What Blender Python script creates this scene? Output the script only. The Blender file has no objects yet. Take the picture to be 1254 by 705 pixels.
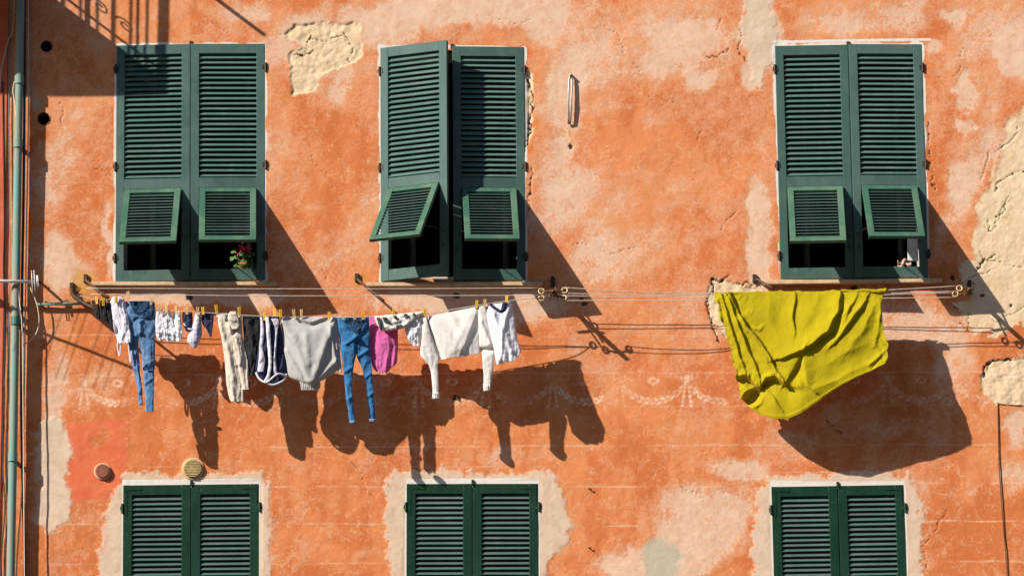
import bpy, math, random
import numpy as np
from mathutils import Vector, Matrix

random.seed(7)
R = math.radians
scene = bpy.context.scene
col = scene.collection
PPM = 160.0                      # photo pixels per metre on the wall

# ------------------------------------------------------------------ camera
DIST, PITCH, ROLL = 42.0, R(15.0), R(-0.4)
CZ = 1.7
ZC = CZ + DIST * math.tan(PITCH)
FPX = PPM * DIST / math.cos(PITCH)
cam_d = bpy.data.cameras.new('camera')
cam = bpy.data.objects.new('camera', cam_d)
col.objects.link(cam)
cam.location = (0, -DIST, CZ)
ROT = Matrix.Rotation(math.pi / 2 + PITCH, 3, 'X') @ Matrix.Rotation(ROLL, 3, 'Z')
cam.rotation_euler = ROT.to_euler()
cam_d.sensor_width = 36.0
cam_d.lens = 36.0 * FPX / 1254.0
cam_d.clip_end = 2000
scene.camera = cam
NR = np.array(ROT)
CAM = np.array(cam.location)

def P(px, py, h=0.0):
    """photo pixel + distance off the wall (in photo pixels) -> world point"""
    d = ROT @ Vector(((px - 627) / FPX, -(py - 352.5) / FPX, -1))
    t = (DIST - h / PPM) / d.y
    return Vector(cam.location) + d * t

def Pn(px, py, h):
    d = np.stack([(px - 627) / FPX, -(py - 352.5) / FPX, -np.ones_like(px)], -1) @ NR.T
    t = (DIST - h / PPM) / d[..., 1]
    return CAM + d * t[..., None]

def proj(x, z):
    """points of the wall plane -> photo pixels"""
    v = np.stack([x, np.full_like(x, DIST), z - CZ], -1) @ NR
    return 627 + FPX * v[..., 0] / -v[..., 2], 352.5 - FPX * v[..., 1] / -v[..., 2]

SUN = Vector((1.56, 1.0, -1.23))          # the way the light travels

# ------------------------------------------------------------------ noise
_rng = np.random.default_rng(11)
_LAT = _rng.random((256, 256))
def vnoise(x, y, seed=0):
    x = x + seed * 17.31; y = y + seed * 9.77
    xi = np.floor(x).astype(int); yi = np.floor(y).astype(int)
    fx = x - xi; fy = y - yi
    fx = fx * fx * fx * (fx * (fx * 6 - 15) + 10); fy = fy * fy * fy * (fy * (fy * 6 - 15) + 10)
    g = lambda a, b: _LAT[a & 255, b & 255]
    return (g(xi, yi) * (1 - fx) + g(xi + 1, yi) * fx) * (1 - fy) + (g(xi, yi + 1) * (1 - fx) + g(xi + 1, yi + 1) * fx) * fy
def fbm(x, y, scale, octs=4, seed=0, gain=.5):
    s = 0; a = 1; t = 0; c, sn = math.cos(.6), math.sin(.6)
    x = x / scale; y = y / scale
    for o in range(octs):
        s = s + a * vnoise(x, y, seed + o * 3); t += a; a *= gain
        x, y = (x * c - y * sn) * 2.03, (x * sn + y * c) * 2.03
    return s / t
def sstep(a, b, x):
    t = np.clip((x - a) / (b - a), 0, 1)
    return t * t * (3 - 2 * t)

# ------------------------------------------------------------------ mesh helpers
class MB:
    def __init__(s): s.v = []; s.f = []
    def add(s, vs, fs):
        o = len(s.v); s.v += [tuple(v) for v in vs]; s.f += [tuple(i + o for i in f) for f in fs]; return s
    def box(s, a, b):
        (x0, y0, z0), (x1, y1, z1) = a, b
        return s.add([(x0, y0, z0), (x1, y0, z0), (x1, y1, z0), (x0, y1, z0), (x0, y0, z1), (x1, y0, z1), (x1, y1, z1), (x0, y1, z1)],
                     [(0, 3, 2, 1), (4, 5, 6, 7), (0, 1, 5, 4), (1, 2, 6, 5), (2, 3, 7, 6), (3, 0, 4, 7)])
    def tube(s, pts, r, n=8, closed=False):
        pts = [Vector(p) for p in pts]; m = len(pts)
        rs = r if isinstance(r, (list, tuple)) else [r] * m
        rings = []; ref = None
        for i, p in enumerate(pts):
            if closed: t = pts[(i + 1) % m] - pts[i - 1]
            else: t = pts[min(i + 1, m - 1)] - pts[max(i - 1, 0)]
            t.normalize()
            if ref is None: ref = t.orthogonal().normalized()
            ref = (ref - t * ref.dot(t)).normalized(); b = t.cross(ref)
            rings.append([p + (ref * math.cos(2 * math.pi * k / n) + b * math.sin(2 * math.pi * k / n)) * rs[i] for k in range(n)])
        vs = [q for g in rings for q in g]; fs = []
        for i in range(m if closed else m - 1):
            j = (i + 1) % m
            for k in range(n):
                fs.append((i * n + k, i * n + (k + 1) % n, j * n + (k + 1) % n, j * n + k))
        if not closed: fs += [tuple(range(n))[::-1], tuple((m - 1) * n + k for k in range(n))]
        return s.add(vs, fs)
    def lathe(s, prof, c, axis='z', n=32):
        vs = []; c = Vector(c)
        for r, t in prof:
            for k in range(n):
                a = 2 * math.pi * k / n; u, w = r * math.cos(a), r * math.sin(a)
                vs.append(c + (Vector((u, w, t)) if axis == 'z' else Vector((u, -t, w))))
        fs = []
        for i in range(len(prof) - 1):
            for k in range(n):
                q = (i * n + k, i * n + (k + 1) % n, (i + 1) * n + (k + 1) % n, (i + 1) * n + k)
                fs.append(q)
        fs += [tuple(range(n)), tuple((len(prof) - 1) * n + k for k in range(n))]
        return s.add(vs, fs)
    def build(s, name, m, parent=None, smooth=False, bevel=0, loc=None):
        me = bpy.data.meshes.new(name)
        vs = s.v
        if loc is not None: vs = [tuple(Vector(v) - Vector(loc)) for v in vs]
        me.from_pydata(vs, [], s.f); me.validate(); me.update()
        o = bpy.data.objects.new(name, me); col.objects.link(o)
        if m: me.materials.append(m)
        if smooth: me.polygons.foreach_set('use_smooth', [True] * len(me.polygons))
        if loc is not None: o.location = loc
        if parent:
            o.parent = parent
        if bevel:
            b = o.modifiers.new('bevel', 'BEVEL'); b.width = bevel; b.segments = 2; b.limit_method = 'ANGLE'
        fixn(me)
        return o

import bmesh
def fixn(me):
    bm = bmesh.new(); bm.from_mesh(me); bmesh.ops.recalc_face_normals(bm, faces=bm.faces); bm.to_mesh(me); bm.free()

def tag(o, label=None, cat=None, group=None, kind=None):
    if label: o['label'] = label
    if cat: o['category'] = cat
    if group: o['group'] = group
    if kind: o['kind'] = kind
    return o
def empty(name, loc, mat=None):
    o = bpy.data.objects.new(name, None); col.objects.link(o); o.empty_display_size = .1
    if mat is not None: o.matrix_world = mat
    else: o.location = loc
    return o
def rel(parent, mb):
    """express a collection of world-space shapes in a parent's space (parents that only move)"""
    l = Vector(parent.location); mb.v = [tuple(Vector(v) - l) for v in mb.v]; return mb

# ------------------------------------------------------------------ materials
class NT:
    def __init__(s, name):
        s.m = bpy.data.materials.new(name); s.m.use_nodes = True
        s.t = s.m.node_tree; s.n = s.t.nodes; s.b = s.n['Principled BSDF']
    def link(s, a, b): s.t.links.new(a, b)
    def node(s, t, **k):
        n = s.n.new(t)
        for a, v in k.items(): setattr(n, a, v)
        return n
    def val(s, sock, v):
        if isinstance(v, bpy.types.NodeSocket): s.link(v, sock)
        else: sock.default_value = v
    def noise(s, scale, detail=4, rough=.55, stretch=None, dist=0):
        tc = s.node('ShaderNodeTexCoord'); mp = s.node('ShaderNodeMapping'); s.link(tc.outputs['Object'], mp.inputs[0])
        if stretch: mp.inputs['Scale'].default_value = stretch
        n = s.node('ShaderNodeTexNoise'); s.link(mp.outputs[0], n.inputs['Vector'])
        n.inputs['Scale'].default_value = scale; n.inputs['Detail'].default_value = detail; n.inputs['Roughness'].default_value = rough
        n.inputs['Distortion'].default_value = dist
        return n.outputs[0]
    def math(s, op, a, b=0., c=0.):
        n = s.node('ShaderNodeMath', operation=op)
        for i, v in enumerate((a, b, c)): s.val(n.inputs[i], v)
        return n.outputs[0]
    def ramp(s, x, a, b, lo=0., hi=1.):
        n = s.node('ShaderNodeMapRange', interpolation_type='SMOOTHSTEP')
        for i, v in enumerate((x, a, b, lo, hi)): s.val(n.inputs[i], v)
        return n.outputs[0]
    def mix(s, f, a, b, mode='MIX'):
        n = s.node('ShaderNodeMix', data_type='RGBA', blend_type=mode)
        c4 = lambda c: c if isinstance(c, bpy.types.NodeSocket) else (*c, 1)
        s.val(n.inputs[0], f); s.val(n.inputs[6], c4(a)); s.val(n.inputs[7], c4(b))
        return n.outputs[2]
    def bump(s, h, strength, dist):
        n = s.node('ShaderNodeBump'); n.inputs['Strength'].default_value = strength; n.inputs['Distance'].default_value = dist
        s.link(h, n.inputs['Height']); s.link(n.outputs[0], s.b.inputs['Normal'])

def simple(name, c, rough=.6, metal=0., var=.25, scale=30, bump=.0, c2=None, stretch=None, spec=None, sheen=0):
    t = NT(name)
    n = t.noise(scale, 5, .6, stretch)
    c2 = c2 or tuple(v * (1 - var) for v in c)
    t.link(t.mix(t.ramp(n, .35, .68), c, c2), t.b.inputs['Base Color'])
    t.b.inputs['Roughness'].default_value = rough; t.b.inputs['Metallic'].default_value = metal
    if spec is not None: t.b.inputs['Specular IOR Level'].default_value = spec
    if bump: t.bump(t.noise(scale * 3, 4, .6, stretch), bump, .004)
    if sheen: t.b.inputs['Sheen Weight'].default_value = sheen
    return t.m

def wood_paint(name, c, faded, streak):
    t = NT(name)
    a = t.noise(3.5, 5, .6); b = t.noise(14, 5, .65, (1, 1, .25)); f = t.noise(90, 3, .6)
    oi = t.node('ShaderNodeObjectInfo')
    cc = t.mix(t.ramp(t.math('ADD', a, t.math('MULTIPLY', t.math('SUBTRACT', oi.outputs['Random'], .5), .22)), .42, .66), c, faded)
    cc = t.mix(t.ramp(b, .56, .74, 0., .65), cc, streak)
    cc = t.mix(t.math('MULTIPLY', t.ramp(f, .60, .68), t.ramp(a, .45, .6, 0., .6)), cc, (.20, .20, .15))
    cc = t.mix(t.ramp(t.noise(7, 5, .7, (1, 1, .5)), .60, .74, 0., .5), cc, tuple(v * .45 for v in c))
    t.link(cc, t.b.inputs['Base Color'])
    t.link(t.ramp(b, .3, .7, .42, .62), t.b.inputs['Roughness'])
    t.b.inputs['Specular IOR Level'].default_value = .22
    t.bump(t.math('ADD', f, b), .25, .002)
    return t.m

def fabric(name, c, c2=None, weave=900, var=.12, fade=None, rough=.92, trans=0.):
    t = NT(name)
    n = t.noise(7, 5, .6); n2 = t.noise(60, 4, .65); wv = t.noise(weave, 1, .5)
    cc = t.mix(t.ramp(n, .35, .65), c, c2 or tuple(v * (1 - var) for v in c))
    if fade:
        cc = t.mix(t.ramp(t.math('ADD', t.noise(11, 5, .7, (1.6, 1.6, .7)), t.math('MULTIPLY', t.math('SUBTRACT', n2, .5), .35)), .47, .7, 0., .8), cc, fade)
    cc = t.mix(t.ramp(n2, .3, .75, 0., .16), cc, tuple(v * .55 for v in c))
    t.link(cc, t.b.inputs['Base Color'])
    t.b.inputs['Roughness'].default_value = rough; t.b.inputs['Specular IOR Level'].default_value = .2
    t.b.inputs['Sheen Weight'].default_value = .03
    t.bump(t.math('ADD', t.noise(38, 5, .6, (1.3, 1.3, .8), .6), t.math('MULTIPLY', wv, .12)),   .24, .006)
    return t.m

def wall_material():
    t = NT('weathered_orange_stucco')
    A = t.node('ShaderNodeAttribute', attribute_name='coat'); B = t.node('ShaderNodeAttribute', attribute_name='wear')
    sa = t.node('ShaderNodeSeparateColor'); sb = t.node('ShaderNodeSeparateColor')
    t.link(A.outputs['Color'], sa.inputs[0]); t.link(B.outputs['Color'], sb.inputs[0])
    pale, bare, lime, red = sa.outputs[0], sa.outputs[1], sa.outputs[2], A.outputs['Alpha']
    chalk, crack, var, stain = sb.outputs[0], sb.outputs[1], sb.outputs[2], B.outputs['Alpha']
    n1 = t.noise(2.2, 6, .62, dist=.3); n2 = t.noise(9, 6, .65, dist=.5); n3 = t.noise(45, 5, .7); n4 = t.noise(170, 3, .7)
    drip = t.noise(11, 5, .6, (1, 1, .16))
    k = lambda n, a: t.math('MULTIPLY', t.math('SUBTRACT', n, .5), a)
    rag = t.math('ADD', k(n2, .6), t.math('ADD', k(n3, .85), k(n4, .55)))
    v = t.math('ADD', var, t.math('ADD', k(n2, .5), k(n3, .45)))
    c = t.mix(t.ramp(v, .30, .72), (.53, .148, .044), (.63, .222, .080))
    c = t.mix(t.ramp(t.math('ADD', n1, k(n3, .3)), .52, .72, 0., .5), c, (.65, .205, .088))
    c = t.mix(t.ramp(drip, .58, .76, 0., .34), c, (.42, .12, .045))
    c = t.mix(t.ramp(n4, .60, .72, 0., .30), c, (.68, .34, .20))
    p = t.math('ADD', pale, rag)
    fl = t.math('MULTIPLY', t.ramp(t.math('ADD', t.noise(26, 5, .72, dist=1.2), k(n4, .35)), .565, .615), t.ramp(t.math('ADD', n1, k(n2, .6)), .44, .60))
    c = t.mix(t.math('MULTIPLY', fl, .62), c, (.68, .36, .215))
    dk = t.math('MULTIPLY', t.ramp(t.math('ADD', t.noise(15, 6, .7, dist=.8), k(n4, .3)), .55, .64), t.ramp(t.noise(3.1, 4, .6), .46, .6))
    c = t.mix(t.math('MULTIPLY', dk, .55), c, (.50, .135, .042))
    wn = t.math('ABSOLUTE', t.math('SUBTRACT', t.noise(6.5, 6, .62, dist=1.6), .5))
    c = t.mix(t.math('MULTIPLY', t.ramp(wn, .022, .004), t.ramp(n2, .45, .62, 0., .6)), c, (.70, .42, .26))
    c = t.mix(t.ramp(p, .26, .46, 0., .55), c, (.65, .305, .165))
    pc = t.mix(t.ramp(t.math('ADD', n2, k(n4, .4)), .4, .64), (.67, .465, .335), (.62, .385, .262))
    c = t.mix(t.ramp(p, .50, .72, 0., .93), c, pc)
    of = t.math('MULTIPLY', t.ramp(t.math('ADD', t.noise(21, 6, .75, dist=.9), k(n4, .3)), .55, .60), t.ramp(t.noise(4.3, 4, .6), .42, .58))
    c = t.mix(t.math('MULTIPLY', of, .6), c, (.60, .215, .085))
    c = t.mix(t.ramp(t.math('ADD', red, k(n3, .35)), .4, .52), c, t.mix(t.ramp(n2, .35, .7), (.60, .130, .055), (.66, .175, .075)))
    l = t.math('ADD', lime, t.math('MULTIPLY', rag, 1.0))
    lc = t.mix(t.ramp(n2, .38, .66), (.62, .475, .355), (.56, .40, .285))
    lc = t.mix(t.ramp(n3, .56, .7, 0., .35), lc, (.45, .29, .17))
    c = t.mix(t.ramp(l, .32, .68, 0., .94), c, lc)
    b = t.math('ADD', bare, t.math('MULTIPLY', rag, .5))
    bc = t.mix(t.ramp(t.math('ADD', n2, k(n4, .6)), .36, .64), (.71, .53, .35), (.63, .45, .275))
    bc = t.mix(t.ramp(n3, .60, .72, 0., .5), bc, (.34, .19, .085))
    c = t.mix(t.ramp(b, .38, .56), c, bc)
    c = t.mix(t.ramp(t.math('ADD', stain, k(n3, .5)), .35, .85, 0., .75), c, (.50, .25, .045))
    ch = t.math('MULTIPLY', chalk, t.ramp(t.math('ADD', n2, k(n4, .9)), .32, .54, .4, 1.))
    c = t.mix(t.math('MULTIPLY', ch, .9), c, (.74, .50, .34))
    grey = t.node('ShaderNodeAttribute', attribute_name='grey').outputs['Fac']
    c = t.mix(t.ramp(t.math('ADD', grey, t.math('MULTIPLY', rag, .5)), .35, .65, 0., .8), c, (.42, .39, .29))
    white = t.node('ShaderNodeAttribute', attribute_name='whitewash').outputs['Fac']
    c = t.mix(t.ramp(t.math('ADD', white, k(n3, .7)), .40, .58), c, (.66, .60, .54))
    c = t.mix(t.ramp(crack, .35, .8, 0., .92), c, (.045, .028, .018))
    speck = t.math('MULTIPLY', t.ramp(t.noise(75, 2, .5), .735, .77), t.ramp(n2, .45, .6))
    c = t.mix(t.math('MULTIPLY', speck, .7), c, (.12, .05, .025))
    t.link(c, t.b.inputs['Base Color'])
    t.b.inputs['Roughness'].default_value = .93; t.b.inputs['Specular IOR Level'].default_value = .15
    hgt = t.math('ADD', t.math('MULTIPLY', n2, 1.0), t.math('ADD', t.math('MULTIPLY', n3, .7), t.math('MULTIPLY', n4, .32)))
    hgt = t.math('ADD', hgt, t.math('MULTIPLY', t.math('MULTIPLY', t.ramp(b, .42, .54), n3), 1.2))
    t.bump(hgt, .24, .008)
    return t.m

M = {}
M['wall'] = wall_material()
M['old_green'] = wood_paint('weathered_green_paint', (.046, .096, .081), (.074, .126, .108), (.115, .152, .132))
M['flap_green'] = wood_paint('faded_flap_paint', (.040, .110, .072), (.082, .155, .098), (.16, .19, .09))
M['new_green'] = wood_paint('fresh_dark_green_paint', (.003, .027, .012), (.004, .034, .016), (.006, .040, .021))
M['slat_sunlit'] = wood_paint('lower_slat_sunlit_green', (.062, .105, .087), (.078, .125, .106), (.10, .145, .125))  # lower slats coloured paler than their frames for the sunlight they catch
M['old_slat_sunlit'] = wood_paint('upper_slat_sunlit_green', (.066, .128, .106), (.092, .156, .132), (.13, .18, .155))  # upper slats lightened too: sun on the tilted faces put into the colour
M['iron'] = simple('dark_iron', (.022, .016, .013), .6, .3, .5, 40, .3, (.07, .03, .014))
M['rust'] = simple('rusty_iron', (.07, .035, .018), .8, .2, .5, 60, .5, (.16, .065, .022))
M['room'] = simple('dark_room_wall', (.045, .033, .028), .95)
M['casement'] = simple('old_white_frame_paint', (.50, .44, .38), .6, 0, .25, 20, .15)
M['sill'] = simple('worn_stone_sill', (.56, .40, .25), .85, 0, .3, 18, .4, (.44, .29, .15))
M['pipe'] = simple('green_grey_pipe_paint', (.13, .26, .22), .75, 0, .3, 6, .15, (.22, .22, .17), (1, 1, .3))
M['pipe_collar'] = simple('dark_teal_collar', (.03, .13, .12), .5)
M['cable_dark'] = simple('black_cable', (.025, .02, .018), .6)
M['cable_pale'] = simple('cream_cable', (.62, .52, .40), .6)
M['cable_grey'] = simple('grey_cable', (.24, .22, .19), .6)
M['cable_brown'] = simple('brown_cable', (.10, .055, .035), .7)
M['rope'] = simple('white_plastic_line', (.62, .56, .49), .5)
M['ring'] = simple('cream_plastic_pulley', (.62, .43, .20), .45)
M['alu'] = simple('white_aluminium', (.75, .73, .70), .4)
M['peg'] = simple('yellow_plastic_peg', (.72, .43, .02), .4)
M['peg_wood'] = simple('wooden_peg', (.60, .36, .12), .7)
M['steel'] = simple('dull_steel', (.42, .36, .31), .45, .6)
M['terracotta'] = simple('terracotta_vent', (.46, .17, .09), .8, 0, .3, 50, .3)
M['beige_vent'] = simple('yellowed_vent', (.50, .36, .15), .7, 0, .3, 50, .2)
M['vent_rim'] = simple('pale_vent_rim', (.68, .45, .26), .7)
M['red_wall'] = simple('red_stucco', (.52, .085, .038), .92, 0, .3, 6, .4, (.56, .15, .06))
M['street'] = simple('stone_paving', (.10, .085, .075), .85, 0, .3, 3, .3)
M['balcony_stone'] = simple('balcony_stone', (.45, .36, .27), .9, 0, .2, 10, .3)

# ------------------------------------------------------------------ setting: street
g = MB(); g.add([(-300, -300, 0), (300, -300, 0), (300, 300, 0), (-300, 300, 0)], [(0, 1, 2, 3)])
tag(g.build('street', M['street']), kind='structure')

hill = MB(); n = 40; hv = []  # unseen hill added behind the camera to block low sky and deepen shadows
for i in range(n + 1):
    for k, (y, z) in enumerate([(-48, -.5), (-56, 9), (-75, 26), (-100, 46), (-140, 72), (-200, 95), (-300, 105)]):
        x = -420 + 840 * i / n; hv.append((x, y + random.uniform(-3, 3), z * (1 + random.uniform(-.06, .06)) if k else z))
hill.add(hv, [(i * 7 + k, i * 7 + k + 1, i * 7 + 8 + k, i * 7 + 7 + k) for i in range(n) for k in range(6)])
tag(hill.build('sky_blocking_hillside', simple('sky_blocking_hill_cover', (.045, .055, .03), .95, 0, .4, .3), None, True), kind='structure')

# ------------------------------------------------------------------ the house wall
UP = {1: [(143, 55), (324, 55), (325, 344), (141, 344)],
      2: [(465, 57), (642, 60), (643, 344), (467, 344)],
      3: [(948, 57), (1129, 54), (1136, 340), (957, 342)]}
LO = {1: [(151, 593), (317, 593), (317, 879), (149, 879)],
      2: [(498, 592), (659, 592), (660, 878), (497, 878)],
      3: [(944, 595), (1107, 594), (1116, 878), (953, 880)]}

def seg_d(px, py, a, b):
    ax, ay = a; bx, by = b; dx, dy = bx - ax, by - ay; L = dx * dx + dy * dy + 1e-9
    t = np.clip(((px - ax) * dx + (py - ay) * dy) / L, 0, 1)
    return np.hypot(px - ax - t * dx, py - ay - t * dy), t
def poly_sd(px, py, poly):
    """signed distance, positive inside"""
    d = np.full(px.shape, 1e9); ins = np.zeros(px.shape, bool)
    for (x0, y0), (x1, y1) in zip(poly, poly[1:] + poly[:1]):
        d = np.minimum(d, seg_d(px, py, (x0, y0), (x1, y1))[0])
        c = ((y0 > py) != (y1 > py)); ins ^= c & (px < (x1 - x0) * (py - y0) / ((y1 - y0) if y1 != y0 else 1e-9) + x0)
    return np.where(ins, d, -d)
def line_m(px, py, pts, w):
    d = np.full(px.shape, 1e9)
    for a, b in zip(pts, pts[1:]): d = np.minimum(d, seg_d(px, py, a, b)[0])
    return np.clip(1.25 - d / w, 0, 1)

HOLES = [(57, 57, 6.6), (53.5, 145.5, 7.6)]
def hole_poly(q, inset):
    cx = sum(p[0] for p in q) / 4; cy = sum(p[1] for p in q) / 4
    return [(x - math.copysign(inset, x - cx), y - math.copysign(inset, y - cy)) for x, y in q]

house = empty('house', (0, 0, 0))
tag(house, 'weathered orange stucco house with peeling plaster and green shutters', 'house')
XL = P(5, 352).x

def build_wall():
    st = .0085
    x0, x1 = XL, 4.25; zt, zb = ZC + 2.5, ZC - 2.6
    xs = np.concatenate([np.arange(x0, x1, st), np.arange(x1, 10.01, .25)])
    zs = np.concatenate([np.arange(0, zb, .3), np.arange(zb, zt, st), np.arange(zt, 18.01, .25)])
    nx, nz = len(xs), len(zs)
    X, Z = np.meshgrid(xs, zs)
    px, py = proj(X, Z)
    wx = (fbm(px, py, 30, 4, 1) - .5) * 26 + (fbm(px, py, 6, 3, 2) - .5) * 7
    wy = (fbm(px, py, 30, 4, 5) - .5) * 26 + (fbm(px, py, 6, 3, 6) - .5) * 7
    qx, qy = px + wx, py + wy
    # -- pale worn coat
    pale = .40 * fbm(px, py, 130, 5, 20) + .75 * fbm(px, py + .4 * px, 48, 5, 21, .6) - .285
    pale += .13 * sstep(520, 40, py) - .06 * sstep(380, 560, py)
    for cx, cy, rx, ry, w in [(610, 8, 130, 26, .50), (500, 22, 60, 18, .30), (470, 40, 40, 20, .2), (932, 40, 24, 62, .75), (918, 92, 12, 22, .6), (1242, 62, 24, 36, .6),
            (672, 35, 30, 28, .35), (690, 130, 28, 60, .32), (810, 60, 55, 38, .22), (850, 45, 50, 22, .25), (860, 100, 26, 14, .3), (790, 95, 30, 20, .2), (730, 80, 40, 30, .2),
            (1165, 22, 16, 14, .5), (1140, 62, 14, 12, .5), (1185, 115, 12, 26, .35), (1180, 155, 14, 10, .35), (1180, 230, 24, 44, .42), (1165, 290, 24, 36, .3), (930, 300, 18, 70, .55), (925, 240, 16, 30, .3),
            (70, 318, 20, 44, .5), (98, 330, 22, 30, .3), (70, 215, 22, 60, .25), (62, 560, 24, 72, .85), (70, 470, 22, 40, .4), (135, 300, 8, 50, .45), (720, 250, 60, 50, .18), (760, 320, 60, 40, .15), (700, 300, 40, 40, .16),
            (250, 362, 112, 16, .55), (560, 366, 120, 24, .55), (650, 372, 60, 30, .35), (1130, 398, 70, 34, .42), (1170, 450, 40, 50, .42), (1150, 520, 30, 40, .2), (1240, 590, 22, 30, .45), (1247, 525, 18, 26, .6),
            (850, 645, 78, 56, .48), (770, 690, 44, 24, .5), (905, 572, 44, 14, .5), (900, 610, 30, 40, .4), (830, 690, 60, 24, .4), (600, 562, 50, 12, .32), (640, 555, 40, 14, .25), (1010, 520, 90, 26, .32), (960, 545, 60, 20, .35),
            (700, 560, 20, 30, .1), (1192, 596, 8, 8, .4), (120, 540, 40, 30, .1), (130, 470, 60, 30, .2), (360, 55, 60, 40, .3), (400, 100, 40, 40, .25), (410, 20, 60, 20, .3), (300, 20, 40, 14, .25), (350, 540, 100, 30, -.1), (1070, 20, 80, 24, .12), (1010, 28, 50, 14, .1),
            (780, 60, 150, 50, .16), (1190, 110, 60, 110, .12), (700, 200, 50, 70, .15), (1060, 15, 110, 22, .12), (560, 30, 120, 30, .12), (640, 300, 40, 60, .12), (760, 170, 80, 40, -.22), (790, 210, 90, 50, -.12), (390, 210, 60, 100, -.2), (80, 250, 40, 60, -.0), (740, 570, 70, 40, -.22), (740, 660, 60, 34, -.12), (1190, 620, 50, 80, -.2), (1150, 80, 30, 70, -.15)]:
        d = np.hypot((qx - cx) / rx, (qy - cy) / ry); pale += w * (1 - sstep(.45, 1.25, d))
    # -- fallen render
    bare = np.full(px.shape, -1.)
    B = [[(362, 30), (440, 28), (441, 66), (424, 80), (396, 92), (386, 112), (358, 117), (354, 66), (374, 58), (345, 40)],
         [(1262, 120), (1232, 150), (1218, 196), (1204, 236), (1186, 300), (1178, 340), (1188, 392), (1212, 412), (1262, 402)],
         [(1262, 436), (1216, 441), (1203, 460), (1205, 482), (1222, 496), (1262, 498)],
         [(872, 339), (902, 347), (926, 350), (950, 364), (950, 380), (900, 372), (888, 392), (896, 426), (886, 412), (872, 392), (865, 372)],
         [(641, 84), (650, 92), (655, 130), (650, 165), (644, 184), (640, 184)],
         [(1166, 370), (1200, 372), (1204, 404), (1188, 410), (1176, 384)]]
    for p in B:
        big = p[0][0] > 1255 and p[0][1] < 300
        kk = .9 if big else .45
        bare = np.maximum(bare, poly_sd(px + wx * kk, py + wy * kk, p) / (30 if big else 15))
    bare_m = np.clip(bare + .5, 0, 1)
    bigz = sstep(1150, 1170, px) * (py < 428)
    bare_m = np.where(bigz > 0, np.clip(bare_m * 1.0 - .06 + .75 * (fbm(px, py, 26, 5, 58, .62) - .5), 0, 1), bare_m)
    lime = np.full(px.shape, -1.)
    for p in [[(150, 705), (150, 896), (112, 896), (118, 690), (126, 640), (132, 608), (150, 582), (322, 581), (331, 600), (329, 896), (318, 896), (318, 705)],
              [(488, 896), (478, 705), (466, 640), (470, 600), (486, 578), (672, 577), (690, 600), (706, 640), (692, 664), (668, 690), (674, 896)],
              [(918, 896), (920, 705), (926, 640), (930, 592), (942, 580), (1112, 579), (1127, 600), (1130, 705), (1135, 896)],
              [(47, 515), (82, 512), (84, 560), (80, 610), (84, 640), (60, 655), (44, 640)],
              [(905, 0), (950, -10), (948, 60), (936, 104), (924, 96), (912, 60)]]:
        lime = np.maximum(lime, (poly_sd(px + wx * .75, py + wy * .75, p) + (fbm(px, py, 7, 3, 57) - .5) * 12) / 20)
    lime_m = np.clip(lime + .5, 0, 1)
    red_m = np.clip(poly_sd(px + wx * .22, py + wy * .22, [(84, 517), (153, 516), (156, 560), (150, 592), (148, 608), (80, 612), (81, 560)]) / 10 + .5, 0, 1)
    red_m *= 1 - .9 * (1 - sstep(.5, 1.1, np.hypot((qx - 127) / 12, (qy - 535) / 11)))
    # -- chalk lines and the painted garland band
    chalk = np.zeros(px.shape)
    tilt = -.004 * (px - 400)
    for y, xa, xb, w in [(272, 640, 780, .35), (272, 1148, 1200, .3), (222, 60, 140, .25), (319, 60, 140, .2), (409, 20, 148, .6), (413, 660, 860, .25), (413, 1100, 1180, .35), (458, 90, 1254, .5), (499, 760, 1220, .28), (496, 60, 460, .2), (547, 330, 1254, .6), (595, 330, 470, .6), (597, 690, 910, .7),
                         (594, 1130, 1254, .75), (641, 60, 135, .7), (641, 330, 470, .6), (646, 740, 840, .55), (641, 1130, 1254, .75), (689, 60, 135, .45), (690, 330, 470, .55), (692, 700, 770, .6), (690, 1130, 1254, .75), (572, 490, 675, .35), (580, 935, 1115, .4), (570, 160, 330, .35), (740, 0, 1254, .6), (790, 0, 1254, .6)]:
        m = np.clip(1.3 - np.abs(py + (fbm(px, py, 40, 2, 61) - .5) * 2 - y - tilt) / .85, 0, 1) * sstep(xa - 8, xa + 8, px) * (1 - sstep(xb - 8, xb + 8, px))
        chalk = np.maximum(chalk, m * w * sstep(.25, .55, fbm(px, py, 30, 3, 60)))
    for x, ya, yb, w in [(331, 570, 700, .5), (331, 60, 320, .12), (1148, 60, 260, .3), (124, 60, 320, .2)]:
        chalk = np.maximum(chalk, np.clip(1.2 - np.abs(px - x) / .9, 0, 1) * w * ((py > ya) & (py < yb)) * sstep(.3, .6, fbm(px, py, 20, 3, 66)))
    fr = np.zeros(px.shape)
    lx = np.mod(px - 677., 82.); fy0 = py - tilt
    ang = (lx - 41) / 41.
    arc = 493 - 22 * np.abs(ang) ** 2.2
    gy = fy0 - arc + (fbm(px, py, 5, 2, 72) - .5) * 1.6; gs = lx + (fbm(px, py, 6, 2, 73) - .5) * 2
    lf = lambda o, r: np.hypot((np.mod(gs + o, 8.) - 4) / 3.4, (gy - r + .35 * (np.mod(gs + o, 8.) - 4) * np.sign(r)) / 1.7)
    leafy = np.maximum(np.clip(1.6 - lf(0, -2.4), 0, 1), np.clip(1.6 - lf(4, 2.4), 0, 1)) * (np.abs(ang) < .9)
    fr = np.maximum(fr, leafy)
    tl = np.minimum(lx, 82 - lx)
    tas = (np.clip(1.4 - np.abs(tl - 1.5 - (fy0 - 468) * .13) / 1.6, 0, 1)) * ((fy0 > 467) & (fy0 < 500)) * (.4 + .6 * (np.sin(fy0 * 1.1) > -.3))
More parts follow.
